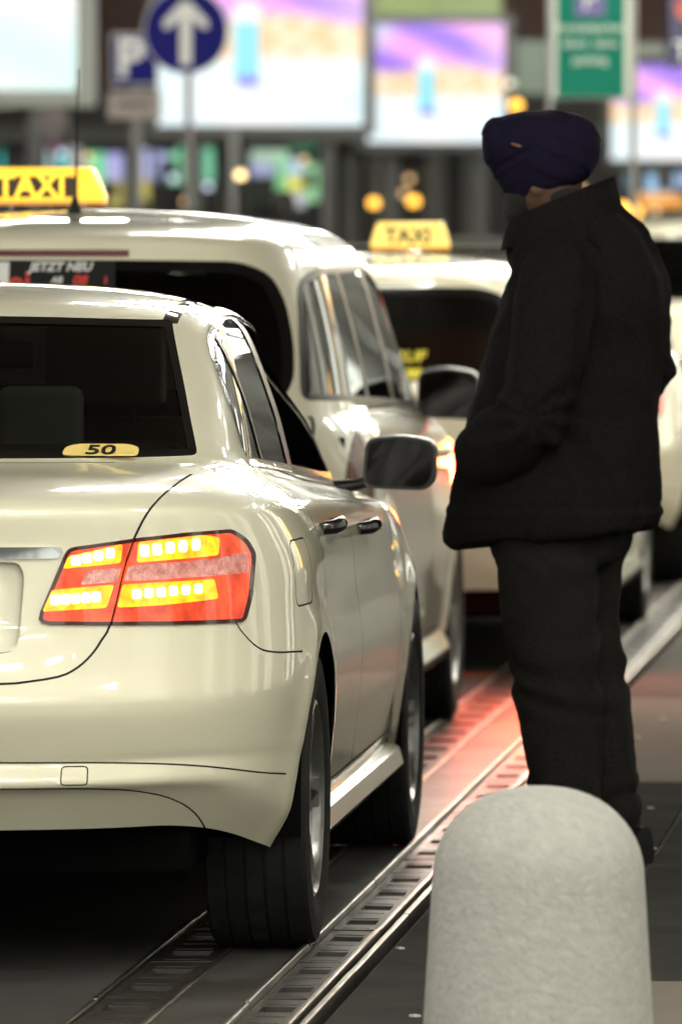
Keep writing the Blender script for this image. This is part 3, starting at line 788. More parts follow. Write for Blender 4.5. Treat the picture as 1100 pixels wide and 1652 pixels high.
# ------------------------------------------------------------------ the ground
ASPH = mat('asphalt_road', (.05, .048, .046), .7, spec=.03, var=(1.7, (.07, .067, .064), .22, .13), bump=(140, .35, .004))
ASPHP = mat('asphalt_strip', (.045, .040, .038), .42, spec=.10, var=(2.6, (.085, .08, .076), .2, .10), bump=(160, .3, .003))
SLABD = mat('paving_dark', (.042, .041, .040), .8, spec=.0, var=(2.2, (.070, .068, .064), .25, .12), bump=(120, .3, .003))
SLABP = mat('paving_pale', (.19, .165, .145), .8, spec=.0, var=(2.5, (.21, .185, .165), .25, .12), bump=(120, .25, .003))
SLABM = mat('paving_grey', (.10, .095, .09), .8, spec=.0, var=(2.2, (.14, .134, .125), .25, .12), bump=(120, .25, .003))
STEEL = mat('rail_steel', (.30, .28, .25), .36, metal=1, var=(3, (.22, .20, .18), .25, .08))
IRON = mat('cast_iron', (.030, .026, .024), .40, metal=.0, spec=.28, var=(6, (.05, .044, .04), .25, .10), bump=(30, .10, .003))
IRON2 = mat('cast_iron_worn', (.040, .034, .031), .46, spec=.25, var=(8, (.028, .025, .022), .25, .10), bump=(30, .15, .003))
PIT = mat('drain_pit', (.006, .006, .006), .8)

tag(MB().box((0, 300, -.20), (900, 900, .1)).build('ground', mat('ground_dark', (.05, .05, .05), .9)), kind='structure')
tag(MB().span((-16, -46, -.14), (-.335, 120, 0)).build('roadway', ASPH), kind='structure')
tag(MB().span((-.163, -46, -.14), (-.008, 120, -.001)).build('kerb_strip', ASPHP), kind='structure')
pav = tag(MB().span((.172, -46, -.14), (9, 120, -.012)).build('pavement', GAP), kind='structure')
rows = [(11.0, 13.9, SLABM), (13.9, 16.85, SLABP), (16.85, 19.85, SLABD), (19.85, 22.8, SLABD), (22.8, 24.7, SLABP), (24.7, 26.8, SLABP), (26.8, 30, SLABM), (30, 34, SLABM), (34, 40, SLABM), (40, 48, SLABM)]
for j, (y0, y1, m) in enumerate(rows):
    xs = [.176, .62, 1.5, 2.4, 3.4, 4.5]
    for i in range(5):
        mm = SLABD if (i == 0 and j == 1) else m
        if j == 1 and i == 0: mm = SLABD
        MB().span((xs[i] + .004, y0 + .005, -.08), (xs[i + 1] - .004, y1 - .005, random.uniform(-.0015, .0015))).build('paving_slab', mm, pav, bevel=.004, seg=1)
def channel(x0, x1, name):
    ch = tag(MB().span((x0 - .002, 10, -.12), (x1 + .002, 60, -.05)).build(name, PIT), kind='structure')
    wd = (x1 - x0) / 2 - .002; cover = None; Lc = .40
    for k in range(84):
        y = 11 + k * Lc
        if cover is None:
            hy = Lc / 2 - .004; sy, sx = .055, wd * .66
            o4 = [(-wd, -hy), (wd, -hy), (wd, hy), (-wd, hy)]; i4 = [(-sx, -sy), (sx, -sy), (sx, sy), (-sx, sy)]
            vs = [(a, c, -.05) for a, c in o4] + [(a, c, 0) for a, c in o4] + [(a, c, -.001) for a, c in i4] + [(a, c, -.035) for a, c in i4]
            fs = [(0, 1, 5, 4), (1, 2, 6, 5), (2, 3, 7, 6), (3, 0, 4, 7)] + [(4 + i, 4 + (i + 1) % 4, 8 + (i + 1) % 4, 8 + i) for i in range(4)] + [(8 + i, 8 + (i + 1) % 4, 12 + (i + 1) % 4, 12 + i) for i in range(4)] + [(12, 13, 14, 15)]
            # raised ribs either side of the slot
            bb = MB().add(vs, fs)
            for yy in (-.125, .125): bb.box((0, yy, -.001), (wd * 1.2, .07, .0035))
            o = bb.build('channel_cover', IRON, ch, fix=False); cover = o.data; cover2 = cover.copy(); cover2.materials[0] = IRON2
        else:
            o = bpy.data.objects.new('channel_cover', cover if random.random() < .6 else cover2); COL.objects.link(o); o.parent = ch
        o.location = ((x0 + x1) / 2, y, -.002 + random.uniform(-.002, .001)); o.rotation_euler = (0, random.uniform(-.02, .02), 0)
    return ch
c1 = channel(-.318, -.178, 'drain_channel'); c2 = channel(.006, .112, 'drain_channel')
def rail(x0, x1, z, par, seed):
    rr = random.Random(seed); y = 11.0
    while y < 48:
        ln = rr.uniform(1.4, 2.2); dz = rr.uniform(-.002, .002)
        MB().span((x0, y, -.1), (x1, y + ln - .012, z + dz)).build('steel_rail', STEEL, par, bevel=.004, seg=2)
        y += ln
rail(-.334, -.321, .004, c1, 1); rail(-.176, -.164, .004, c1, 2)
rail(-.007, .005, .014, c2, 3); rail(.114, .128, .012, c2, 4); rail(.138, .154, .006, c2, 5)
# scraps lying about on the pavement
sp = MB()
rr = random.Random(5)
for k in range(60):
    x, y = rr.uniform(.2, 1.4), rr.uniform(16, 30); s = rr.uniform(.006, .018)
    sp.box((x, y, .003), (s, s * rr.uniform(.8, 2.4), .004), rr.uniform(0, 3))
tag(sp.build('litter', mat('paper_scrap', (.5, .49, .46), .8)), kind='stuff')

# ------------------------------------------------------------------ canopy overhead, buildings round about
CONC = mat('canopy_concrete', (.16, .16, .155), .85, var=(1.5, (.22, .22, .21), .25))
TUBE = mat('tube_light', (.9, .9, .9), .4, emit=(1, .985, .85), es=LAMP)
can = tag(MB().span((-13, -46, 4.75), (8.0, 97, 5.1)).build('canopy_ceiling', CONC), kind='structure')
hm = tm = None
for x in (-8.8, -5.0, .95, 3.5):
    for k in range(47):
        y = -45.5 + k * 3.0
        if (x == .95 and 17 < y < 24) or (-6 < x and 20 < y < 28) or (y > 44 and k % 2): continue   # the rows are broken over the second taxi
        if hm is None:
            h = MB().span((-.80, -.10, -.06), (.80, .10, 0)).build('lamp_housing', mat('lamp_white', (.7, .7, .68), .5), can); hm = h.data
            t = MB().span((-.76, -.075, -.17), (.76, .075, -.062)).build('lamp_tube', TUBE, h); tm = t.data
        else:
            h = bpy.data.objects.new('lamp_housing', hm); COL.objects.link(h); h.parent = can
            t = bpy.data.objects.new('lamp_tube', tm); COL.objects.link(t); t.parent = h
        h.location = (x, y, 4.745)
for k in range(8):
    h = bpy.data.objects.new('lamp_housing', hm); COL.objects.link(h); h.parent = can; h.location = (-.75, 26.7 + k * 3, 4.745)
    t = bpy.data.objects.new('lamp_tube', tm); COL.objects.link(t); t.parent = h
WALLD = mat('wall_dark', (.065, .058, .06), .8, var=(.6, (.10, .092, .09), .3))
LITW = mat('lit_window_white', (.6, .6, .55), .2, emit=(.95, 1, .85), es=2.3)
LITO = mat('lit_window_amber', (.6, .4, .1), .2, emit=(1, .5, .06), es=4.0)
hall = tag(MB().span((4.6, -46, 0), (8, 130, 9)).build('terminal_side', mat('hall_wall', (.16, .155, .145), .7, var=(.5, (.24, .23, .21), .3))), kind='structure')
LITW2 = mat('reflection_panel_white', (.6, .6, .55), .2, emit=(1, 1, .88), es=3.5)
LITWD = mat('lit_window_dim', (.6, .6, .55), .2, emit=(.95, 1, .85), es=.7)
rr = random.Random(11)
y = -42.0; kk_ = 0
while y < 120:
    wd_ = rr.choice([.5, .8, 1.6, 2.4]); z1 = rr.choice([3.0, 3.8, 4.5])
    MB().span((4.50, y, .9 if rr.random() < .5 else .2), (4.57, y + wd_, z1)).build('lit_window', LITWD if y < 32 else (LITO if kk_ % 5 == 2 else LITW), hall)
    y += wd_ + rr.choice([.8, 1.6, 3.0]); kk_ += 1
for k in range(16):
    MB().lathe([(.22, 0), (.22, 4.75)], (3.4, -9 + k * 7.0, 0), 'z', 20).build('canopy_column', CONC, hall, smooth=60)
tag(MB().span((-17, -46, 0), (-13.2, 125, 7)).build('far_side_wall', WALLD), kind='structure')
tag(MB().span((-13, -49, 0), (8, -46.2, 7)).build('rear_wall', mat('wall_mid', (.45, .44, .42), .8)), kind='structure')  # unseen wall behind the camera, kept pale to bounce light onto the car rears

for x0, x1, z0, z1, y_, m in ((.9, 1.35, 2.3, 3.9, 42, LITW2), (1.55, 1.95, 2.3, 4.4, 44, LITO), (2.2, 2.6, 2.6, 4.5, 46, LITW2), (2.9, 3.2, 2.6, 4.5, 48, LITO), (3.45, 4.0, 2.8, 4.6, 51, LITW2), (1.1, 1.6, 3.0, 4.6, 56, LITW2), (2.3, 3.0, 3.2, 4.6, 60, LITW2)):
    MB().span((x0, y_, z0), (x1, y_ + .14, z1)).build('reflection_panel', m, can)  # unseen glowing panel, added to put white and amber reflections on the car sides
    MB().span(((x0 + x1) / 2 - .02, y_ + .05, z1), ((x0 + x1) / 2 + .02, y_ + .09, 4.75)).build('panel_hanger', BLACK, can)

# the building that closes the view
BY = 100.0
def rect(x0, y0, x1, y1, Y):
    a, c = at(x0, y1, Y), at(x1, y0, Y); return a.x, c.x, a.z, c.z
bld = tag(empty('terminal_building', (0, BY, 0)), 'dark terminal facade closing the street, with a row of coloured lit shop windows', 'building')
def bpart(name, x0, y0, x1, y1, m, d0=-.05, d1=.0, bevel=0):
    a, c, z0, z1 = rect(x0, y0, x1, y1, BY)
    return MB().span((a, d0, z0), (c, d1, z1)).build(name, m, bld, bevel=bevel)
MB().span((-45, .02, 0), (14, 6, 16)).build('wall', WALLD, bld)
GREYC = mat('column_grey', (.11, .108, .105), .7, var=(2, (.15, .148, .14), .25))
for x0, x1 in ((-30, -12), (12, 24), (30, 42), (48, 60), (66, 78), (205, 216), (246, 250), (300, 314), (352, 360), (388, 400), (525, 545), (556, 585), (596, 640), (690, 722), (750, 765), (842, 862), (1000, 1010), (1120, 1150)):
    bpart('column', x0, 200, x1, 640, GREYC, -.35, -.02)
bpart('fascia', -150, 205, 1250, 232, mat('fascia_grey', (.16, .16, .15), .6), -.9, -.4)
BRN = mat('panel_brown', (.10, .055, .045), .7, var=(1, (.14, .08, .065), .3))
for x0, y0, x1, y1 in ((525, -90, 600, 30), (810, -90, 890, 60), (1018, -90, 1076, 70), (165, -90, 240, 60), (155, 60, 182, 160), (596, -120, 815, -60)): bpart('brown_panel', x0, y0, x1, y1, BRN, -.12, -.01)
def lit(name, col, es=1.):
    return mat(name, tuple(c * .6 for c in col), .3, emit=col, es=es)
WARML = mat('filler_lamp_warm', (.6, .4, .2), .3, emit=(1, .62, .3), es=1.6); COOLL = mat('filler_lamp_cool', (.6, .6, .6), .3, emit=(.7, .8, 1), es=1.6)
PANES = [(0, 235, 20, 275, (.05, .62, .52)), (20, 235, 42, 280, (.7, .9, .95)), (44, 235, 60, 280, (.75, .7, .9)), (62, 235, 82, 280, (.7, .9, .88)), (84, 247, 112, 275, (.03, .48, .42)), (112, 236, 132, 278, (.42, .40, .40)),
  (140, 246, 170, 330, (.22, .72, .36)), (172, 247, 214, 290, (.46, .46, .80)), (172, 290, 214, 335, (.46, .40, .13)), (220, 240, 243, 290, (.52, .55, .85)), (220, 290, 243, 335, (.60, .52, .12)), (250, 240, 272, 290, (.46, .48, .80)),
  (273, 237, 298, 296, (.28, .72, .42)), (319, 238, 345, 292, (.20, .62, .38)), (405, 242, 466, 261, (.45, .62, .48)), (405, 262, 444, 284, (.36, .40, .60)), (446, 250, 465, 312, (.22, .55, .26)), (464, 258, 490, 284, (.45, .62, .75)), (464, 285, 490, 308, (.75, .70, .10)),
  (494, 264, 514, 325, (.34, .68, .36)), (470, 310, 492, 335, (.50, .52, .56)), (1042, 280, 1098, 312, (.35, .60, .85)), (1030, 312, 1150, 334, (.95, .42, .08)), (1010, 280, 1028, 304, (.15, .38, .55)), (1100, 278, 1160, 312, (.5, .45, .9)),
  (590, -20, 700, 24, (.28, .36, .13)), (702, -20, 820, 24, (.27, .34, .14)), (832, 66, 886, 152, (.15, .19, .14)), (1025, 70, 1072, 96, (.20, .22, .18)), (470, 215, 510, 245, (.05, .16, .10))]
for x0, y0, x1, y1, c in PANES:
    o = bpart('shop_window', x0, y0, x1, y1, lit('shop_light_%02x%02x%02x' % tuple(int(k * 255) for k in c), c, .95), -.06, -.03)

rr = random.Random(21)
for k in range(26):
    x0 = rr.uniform(-20, 1110); y0 = rr.uniform(212, 330); w_ = rr.uniform(8, 34); h_ = rr.uniform(8, 46)
    c = rr.choice([(.10, .10, .13), (.06, .09, .07), (.16, .15, .15), (.05, .05, .12), (.20, .19, .17), (.12, .05, .04)])
    bpart('wall_panel', x0, y0, x0 + w_, y0 + h_, mat('panel_%02d%02d%02d' % tuple(int(v * 100) for v in c), c, .6), -.20 - k * .004, -.10 - k * .004)
for k in range(16):
    x0 = rr.uniform(0, 1100); y0 = rr.uniform(240, 345)
    bpart('filler_lamp', x0, y0, x0 + 9, y0 + 9, WARML if k % 3 else COOLL, -.62, -.50)  # added at random as small points of background glow

# ------------------------------------------------------------------ big lit advertising screens
def art(u, v):
    """a made-up advert: lilac sky with slanting rays, an amber horizon, pale ground, a figure with a banner"""
    s = lambda a, b_, t: min(1, max(0, (t - a) / (b_ - a)))
    mixc = lambda a, b_, t: tuple(p * (1 - t) + q * t for p, q in zip(a, b_))
    ray = .5 + .5 * math.sin((u * 1.0 + v * 1.9) * 7.5 + .6)
    sky = mixc((.30, .16, .85), (1, .42, .88), ray)
    sky = mixc(sky, (.55, .85, 1), s(.25, .0, u) * s(.7, .95, v))
    sky = mixc(sky, (1, .62, .95), s(.7, .95, u) * .5)
    amber = mixc((1, .52, .18), (1, .93, .72), .5 + .5 * math.sin(u * 31 + math.sin(v * 37) * 2.2) * math.cos(u * 7 + v * 40))
    low = mixc((1, 1, 1), (.62, .93, 1), s(.7, 1, u) * .8 + s(.25, 0, u) * .6)
    low = mixc(low, (.85, .97, 1), .5 + .5 * math.sin(u * 9 + v * 17))
    c = mixc(low, amber, s(.34, .44, v)); c = mixc(c, sky, s(.58, .66, v + .03 * math.sin(u * 8)))
    if math.hypot((u - .43) * 1.1, (v - .64) * 1.0) < .085: c = mixc(c, (1, .96, .86), .9)
    if .365 < u < .50 and .28 < v < .60: c = (.28, .78, .92)
    if .375 < u < .49 and .225 < v < .285: c = (.28, .22, .80)
    return c
def art2(u, v):
    s = lambda a, b_, t: min(1, max(0, (t - a) / (b_ - a))); mixc = lambda a, b_, t: tuple(p * (1 - t) + q * t for p, q in zip(a, b_))
    top = mixc((.95, .62, .28), (1, .88, .72), .5 + .5 * math.sin(v * 26 + u * 3 + math.sin(u * 6)))
    top = mixc(top, (.45, .25, .12), s(.62, .9, u) * s(.80, .86, v) * .7)
    return mixc(mixc((.72, 1, .95), (1, 1, 1), .5 + .5 * math.sin(u * 4 + v * 6)), top, s(.55, .68, v + .08 * math.sin(u * 5)))
def screen_mat():
    m = bpy.data.materials.new('screen_picture'); m.use_nodes = True; t = m.node_tree; p = t.nodes['Principled BSDF']
    a = t.nodes.new('ShaderNodeVertexColor'); a.layer_name = 'picture'
    t.links.new(a.outputs[0], p.inputs['Emission Color']); p.inputs['Emission Strength'].default_value = 1.1
    p.inputs['Base Color'].default_value = (.02, .02, .02, 1); p.inputs['Roughness'].default_value = .3
    return m
SCRM = screen_mat(); FRAME = mat('screen_frame', (.10, .10, .10), .5); FRAMEL = mat('screen_frame_pale', (.38, .40, .37), .45)
def screen(x0, y0, x1, y1, Y, fn, label, frame, fw=.10):
    a, c, z0, z1 = rect(x0, y0, x1, y1, Y); W, Hh = c - a, z1 - z0
    root = empty('advertising_screen', ((a + c) / 2, Y, 0), label=label, cat='advertising screen', group='lit advertising screens above the street')
    nx, nz = 80, 64; vs = []; fs = []; cols = []
    for j in range(nz + 1):
        for i in range(nx + 1):
            vs.append(((i / nx - .5) * W, -.06, z0 + Hh * j / nz)); cols.append((*fn(i / nx, j / nz), 1))
    for j in range(nz):
        for i in range(nx): k = j * (nx + 1) + i; fs.append((k, k + 1, k + nx + 2, k + nx + 1))
    me = bpy.data.meshes.new('picture'); me.from_pydata(vs, [], fs)
    at_ = me.color_attributes.new('picture', 'FLOAT_COLOR', 'POINT')
    at_.data.foreach_set('color', [k for c_ in cols for k in c_])
    b = MB(); b.span((-W / 2 - fw, -.05, z0 - fw), (W / 2 + fw, .25, z1 + fw)); o = b.build('screen_case', frame, root, bevel=.03)
    link('picture', me, SCRM, root)
    b = MB(); f2 = .03
    for p, q in (((-W / 2 - fw, z0 - fw), (W / 2 + fw, z0)), ((-W / 2 - fw, z1), (W / 2 + fw, z1 + fw)), ((-W / 2 - fw, z0), (-W / 2, z1)), ((W / 2, z0), (W / 2 + fw, z1))): b.span((p[0], -.085, p[1]), (q[0], -.052, q[1]))
    b.build('screen_frame', frame, root)
    for s in (-.32, .32):
        MB().span((W * s - .06, .02, 0), (W * s + .06, .14, z0 - fw)).build('post', FRAME, root)
    return root
screen(-260, -110, 125, 146, 78, art2, 'big bright screen with orange stripes over white, left of the parking sign', FRAMEL, .16)
screen(257, -75, 587, 203, 82, art, 'large lit advert screen directly behind the round blue arrow sign', FRAME)
screen(594, 38, 814, 230, 88, art, 'lit lilac and white advert screen between the arrow sign and the turban', FRAME)
screen(986, 104, 1180, 258, 92, art, 'lit advert screen half hidden by the green parking sign on its right', FRAME)

# ------------------------------------------------------------------ signs, posts and lamps
BLUE = mat('sign_blue', (.007, .007, .15), .5, spec=.1); WHITE = mat('sign_white', (.75, .75, .74), .4); GALV = mat('galvanised_post', (.22, .22, .22), .45, metal=.5)
GREEN = mat('sign_green', (.002, .125, .085), .5, spec=.1); GREY = mat('sign_back_grey', (.13, .11, .11), .6)
def disc(b, x, z, r, y0, y1, n=48): return b.prism([(x + r * math.cos(2 * PI * i / n), z + r * math.sin(2 * PI * i / n)) for i in range(n)], y0, y1)
Y = 56.0; p = at(300, 50, Y); R_ = 70 * Y / F_PX
s = empty('arrow_sign', (p.x, Y, 0), label='round blue traffic sign with a white arrow pointing straight up, on a grey pole', cat='traffic sign')
disc(MB(), 0, p.z, R_, 0, .02).build('sign_rim', WHITE, s); o = disc(MB(), 0, p.z, R_ * .965, -.006, -.001).build('sign_disc', BLUE, s)
k = R_ / 70
ar = [(-9, -55), (9, -55), (9, 22), (27, 4), (36, 4), (36, 16), (6, 48), (-6, 48), (-36, 16), (-36, 4), (-27, 4), (-9, 22)]
MB().prism([(a * k, p.z + q * k) for a, q in ar], -.012, -.0075).build('arrow', WHITE, s)
MB().lathe([(.026, 0), (.026, p.z + R_ * .6)], (.015, .05, 0), 'z', 14).build('pole', GALV, s, smooth=60)
Y = 60.0; a, c, z0, z1 = rect(180, 55, 256, 138, Y)
s = empty('parking_sign', ((a + c) / 2, Y, 0), label='square blue parking sign with a white P above a small white plate', cat='traffic sign')
hw = (c - a) / 2
MB().span((-hw, 0, z0), (hw, .02, z1)).build('sign_plate', WHITE, s, bevel=.004); MB().span((-hw + .012, -.006, z0 + .012), (hw - .012, -.001, z1 - .012)).build('sign_field', BLUE, s)
lettering('P', (z1 - z0) * 1.02, WHITE, (-.035, -.010, (z0 + z1) / 2), s, bold=.012)
a, c, q0, q1 = rect(172, 148, 258, 192, Y)
o = MB().span((-hw * 1.15, 0, q0), (hw * 1.1, .02, q1)).build('lower_plate', mat('plate_pinkish', (.30, .25, .24), .5), s)
b = MB()
for i in range(7): b.box((-hw * .62 + i * hw * .2, -.004, q0 + (q1 - q0) * .55), (hw * .13, .004, (q1 - q0) * .2))
b.build('unreadable_line', mat('print_dark', (.05, .045, .045), .6), o)
MB().lathe([(.025, 0), (.025, z1)], (.02, .05, 0), 'z', 12).build('pole', GALV, s, smooth=60)
Y = 64.0; p = at(87, 195, Y)
s = empty('road_sign', (p.x, Y, 0), label='small grey round road sign over a downward triangle, above the brightest TAXI sign', cat='traffic sign')
disc(MB(), 0, p.z, .125, 0, .02).build('round_plate', GREY, s)
MB().prism([(-.09, p.z - .15), (.09, p.z - .15), (0, p.z - .32)], 0, .02).build('triangle_plate', mat('triangle_mauve', (.14, .07, .12), .6), s)
MB().lathe([(.022, 0), (.022, p.z)], (0, .045, 0), 'z', 12).build('pole', GALV, s, smooth=60)
Y = 48.0; a, c, z0, z1 = rect(889, -70, 1018, 160, Y); hw = (c - a) / 2; kk = Y / F_PX
s = empty('direction_sign', ((a + c) / 2, Y, 0), label='tall green parking direction sign with white lettering above the man with the turban', cat='direction sign')
MB().span((-hw, 0, z0), (hw, .05, z1)).build('sign_case', mat('case_pale', (.42, .45, .40), .45), s, bevel=.01); MB().span((-hw + 9 * kk, -.008, z0 + 3 * kk), (hw - 11 * kk, -.002, z1 - 6 * kk)).build('sign_field', GREEN, s)
zt_ = lambda py: at(950, py, Y).z
o = MB().span((-26 * kk, -.013, zt_(26)), (22 * kk, -.009, zt_(-28))).build('parking_symbol', mat('symbol_violet', (.09, .07, .22), .5), s)
LET = mat('sign_lettering_grey', (.42, .47, .43), .5)
lettering('P', 46 * kk, LET, (-2 * kk, -.015, zt_(0)), o, bold=.002)
for tx_, py, sz in (('Kurzzeitparken', 45, 17.5), ('short  term', 70, 19), ('parking', 97, 19)): lettering(tx_, sz * kk, LET, (-2 * kk, -.012, zt_(py)), s, bold=.0012)
for x in (-hw - .012, hw + .012): MB().lathe([(.02, 0), (.02, z1)], (x, .02, 0), 'z', 12).build('post', GALV, s, smooth=60)
Y = 52.0; a, c, z0, z1 = rect(1077, -60, 1200, 110, Y); kk = Y / F_PX
s = empty('terminal_sign', ((a + c) / 2, Y, 0), label='dark blue terminal sign with a big white T, right of the green sign', cat='direction sign')
hw = (c - a) / 2
MB().span((-hw, 0, z0), (hw, .05, z1)).build('sign_case', mat('sign_navy', (.02, .02, .10), .4), s, bevel=.008)
lettering('Terminal', 46 * kk, WHITE, (-hw + 9 * kk, -.006, at(1100, 84, Y).z), s, bold=.002, align='LEFT')
disc(MB(), -hw + 32 * kk, at(1100, 14, Y).z, 21 * kk, -.006, -.001, 24).build('orange_dot', mat('dot_orange', (.5, .10, .05), .5), s)
MB().lathe([(.03, 0), (.03, z0)], (hw - .1, .02, 0), 'z', 12).build('post', GALV, s, smooth=60)
AMB = mat('amber_lamp_glass', (.6, .35, .05), .3, emit=(1, .50, .06), es=3.2); WARM = mat('warm_lamp_glass', (.7, .5, .2), .3, emit=(1, .70, .32), es=3.6)
def post_lamp(px, py, Y, r, m, label, arm=0):
    p = at(px, py, Y)
    s = empty('street_lamp', (p.x, Y, 0), label=label, cat='lamp', group='small glowing lamps along the far street')
    MB().sphere((0, 0, p.z), r, 14).build('lamp_globe', m, s, smooth=180)
    MB().lathe([(.05, 0), (.035, .1), (.03, p.z - r * .8), (.05, p.z - r * .7)], (0, 0, 0), 'z', 10).build('lamp_post', BLACK, s, smooth=50)
post_lamp(388, 283, 62, .040, WARM, 'pale orange globe lamp glowing right of the arrow sign pole')
post_lamp(603, 328, 70, .050, AMB, 'amber lamp glowing above the left end of the third taxi roof sign')
post_lamp(667, 325, 74, .055, AMB, 'amber lamp glowing straight above the third taxi roof sign')
post_lamp(832, 170, 76, .060, AMB, 'amber lamp high up touching the top left of the turban')
post_lamp(823, 135, 84, .045, mat('pale_lamp_glass', (.6, .6, .5), .3, emit=(1, .95, .75), es=1.3), 'dim white lamp high above the turban, over the amber one')
post_lamp(1003, 338, 58, .055, AMB, 'amber lamp just right of the jacket collar')
post_lamp(1024, 343, 60, .050, AMB, 'amber lamp right of the collar, the outer one of two')
for (px, y0, y1, Y, wd_, lab) in ((217, 190, 340, 66, .05, 'thin grey post under the plate of the parking sign'), (376, 212, 340, 72, .10, 'grey post standing left of the pale orange lamp')):
    p = at(px, y0, Y)
    MB_ = MB().lathe([(wd_ * .5, 0), (wd_ * .5, p.z), (wd_ * .3, p.z + .03)], (0, 0, 0), 'z', 12).build('steel_post', GALV, None, smooth=50)
    MB_.location = (p.x, Y, 0); tag(MB_, lab, 'post')

# ------------------------------------------------------------------ the taxis
car, sh1 = make_saloon()
car.location = (-.907, 16.40, 0); car.rotation_euler = (0, 0, .006)
tag(car, 'ivory taxi saloon nearest the camera with its right tail light glowing', 'taxi', 'taxis waiting in a line at the kerb')

cfg2 = dict(len=4.45, ra=.80, wb=2.67, h=1.622, w=.90, belt=1.0, slope=.30, zt=1.475, pillars=[(1.42, 1.50), (2.30, 2.40)], mirror_y=3.05, mirror_mat=BLACK,
            lamp=[(LENS_OFF, [(.80, .80), (.90, .80), (.90, 1.0), (.82, 1.0)])])
gp = sh1.y(.505, 1.088); gp2 = sh1.y(.505, 1.110); tl_ = math.atan2(gp2.y - gp.y, gp2.z - gp.z)
pl = rounded([(-.082, 0), (.082, 0), (.080, .040), (.055, .056), (-.055, .056), (-.080, .040)], .012, 3)
o = MB().prism(pl, -.0015, .0015).build('number_sticker', mat('card_yellow', (.80, .60, .20), .5), car); o.location = gp + Vector((0, -.012, .004)); o.rotation_euler = (-tl_, 0, -.05)
lettering('50', .066, mat('print_black', (.01, .01, .01), .5), (.0, -.003, .020), o, depth=.0006, bold=.001)

c2car, sh2 = make_tall(cfg2)
c2car.location = (-1.17, 22.15, 0)
taxi_sign(c2car, -.338, 2.45, 1.648, .45, .105, SIGNL, True, True, 0, .285, .096)
p = sh2.z(-.05, 1.15)
b = MB(); b.lathe([(.024, -.01), (.022, .008), (.012, .03), (.008, .045)], (0, 0, 0), 'z', 14); b.tube([(0, 0, .04), (.002, .01, .10), (-.002, .09, .42)], [.006, .0035, .0022], 6)
o = b.build('roof_aerial', BLACK, c2car, smooth=60); o.location = p
q = sh2.y(0, 1.492)
zs = [(x, sh2.y(x, 1.497)) for x in np.linspace(-.19, .19, 9)]
MB().rings([[(x, pp.y - .008, 1.488), (x, pp.y - .008, 1.508), (x, pp.y + .02, 1.508), (x, pp.y + .02, 1.488)] for x, pp in zs]).build('high_brake_light', LENS_OFF, c2car)
# stickers behind the rear glass
def glass_pt(sh, x, z): return sh.y(x, z)
pp = glass_pt(sh2, -.08, 1.43); tilt = math.atan2(.30, .46)
RED = mat('print_red', (.55, .03, .02), .5); WPRINT = mat('print_white', (.72, .72, .70), .5)
st = bpy.data.objects.new('window_sticker', None)
a0 = MB().box((0, 0, 0), (.30, .003, .085)).build('window_sticker', BLACK, c2car); a0.location = (.005, pp.y - .006, 1.437); a0.rotation_euler = (-tilt * .55, 0, 0)
lettering('JETZT NEU', .036, WPRINT, (-.005, -.003, .022), a0, bold=.0012, shear=.25, depth=.001)
lettering('AB', .026, WPRINT, (-.015, -.003, -.017), a0, bold=.0008, shear=.25, depth=.001); lettering('08', .040, RED, (.05, -.003, -.018), a0, bold=.0015, shear=.25, depth=.001); lettering('1', .03, RED, (.125, -.003, -.018), a0, bold=.001, depth=.001)
a1 = MB().box((0, 0, 0), (.16, .003, .10)).build('window_sticker', WPRINT, c2car); a1.location = (-.16, pp.y - .008, 1.425); a1.rotation_euler = (-tilt * .55, 0, 0)
lettering('ei', .095, RED, (.045, -.003, -.012), a1, bold=.002, depth=.001)
tag(c2car, 'ivory people carrier taxi with roof aerial and brightest TAXI sign, second in line', 'taxi', 'taxis waiting in a line at the kerb')

cfg3 = dict(len=4.88, ra=1.08, wb=2.86, h=1.468, w=.925, belt=.955, slope=.32, zt=1.352, pillars=[(1.45, 1.53), (2.42, 2.52)], mirror_y=3.4, mirror_mat=PAINT,
            lamp=[(BRAKE, [(.49, .74), (.85, .74), (.86, .85), (.53, .85)]), (BLINK, [(.62, .87), (.84, .87), (.83, .92), (.66, .92)]), (LENS_OFF, [(.47, .725), (.875, .725), (.875, .94), (.56, .94)])])
c3car, sh3 = make_tall(cfg3)
c3car.location = (-.90, 27.8, 0)
taxi_sign(c3car, .135, 2.0, 1.489, .29, .092, BLACK, False, True, -.005, None, .078, mat('sign_pale_yellow', (.75, .58, .12), .35, emit=(1, .68, .16), es=.72))
b = MB(); b.tube([(-.62, 2.05, 1.487), (.62, 2.05, 1.487)], .012, 8); b.build('roof_bar', BLACK, c3car, smooth=60)
for x in (-.5, -.02, .40): MB().box((x, 2.05, 1.455), (.025, .03, .06)).build('bar_foot', BLACK, c3car)
YP = mat('print_yellow', (.78, .70, .03), .5)
gy = sh3.y(.15, 1.10); tl = math.atan2(.32, .40)
o = lettering('TAXIRUF', .062, YP, (.205, sh3.y(.2, 1.105).y - .012, 1.112), c3car, rx=-tl * .8, bold=.002, shear=.15, depth=.001)
o = MB().box((0, 0, 0), (.17, .003, .040)).build('window_sticker', YP, c3car); o.location = (.235, sh3.y(.2, 1.06).y - .012, 1.055); o.rotation_euler = (-tl * .8, 0, 0)
o = MB().rings([[(x, sh3.y(x, .90).y + dy, .885 + dz) for dy, dz in ((.0, 0), (-.03, .005), (-.032, .022), (0, .03))] for x in np.linspace(-.32, .32, 13)]).build('tailgate_handle', CHROME, c3car, smooth=50)
tag(c3car, 'ivory estate taxi with yellow rear window lettering, partly hidden behind the standing man', 'taxi', 'taxis waiting in a line at the kerb')

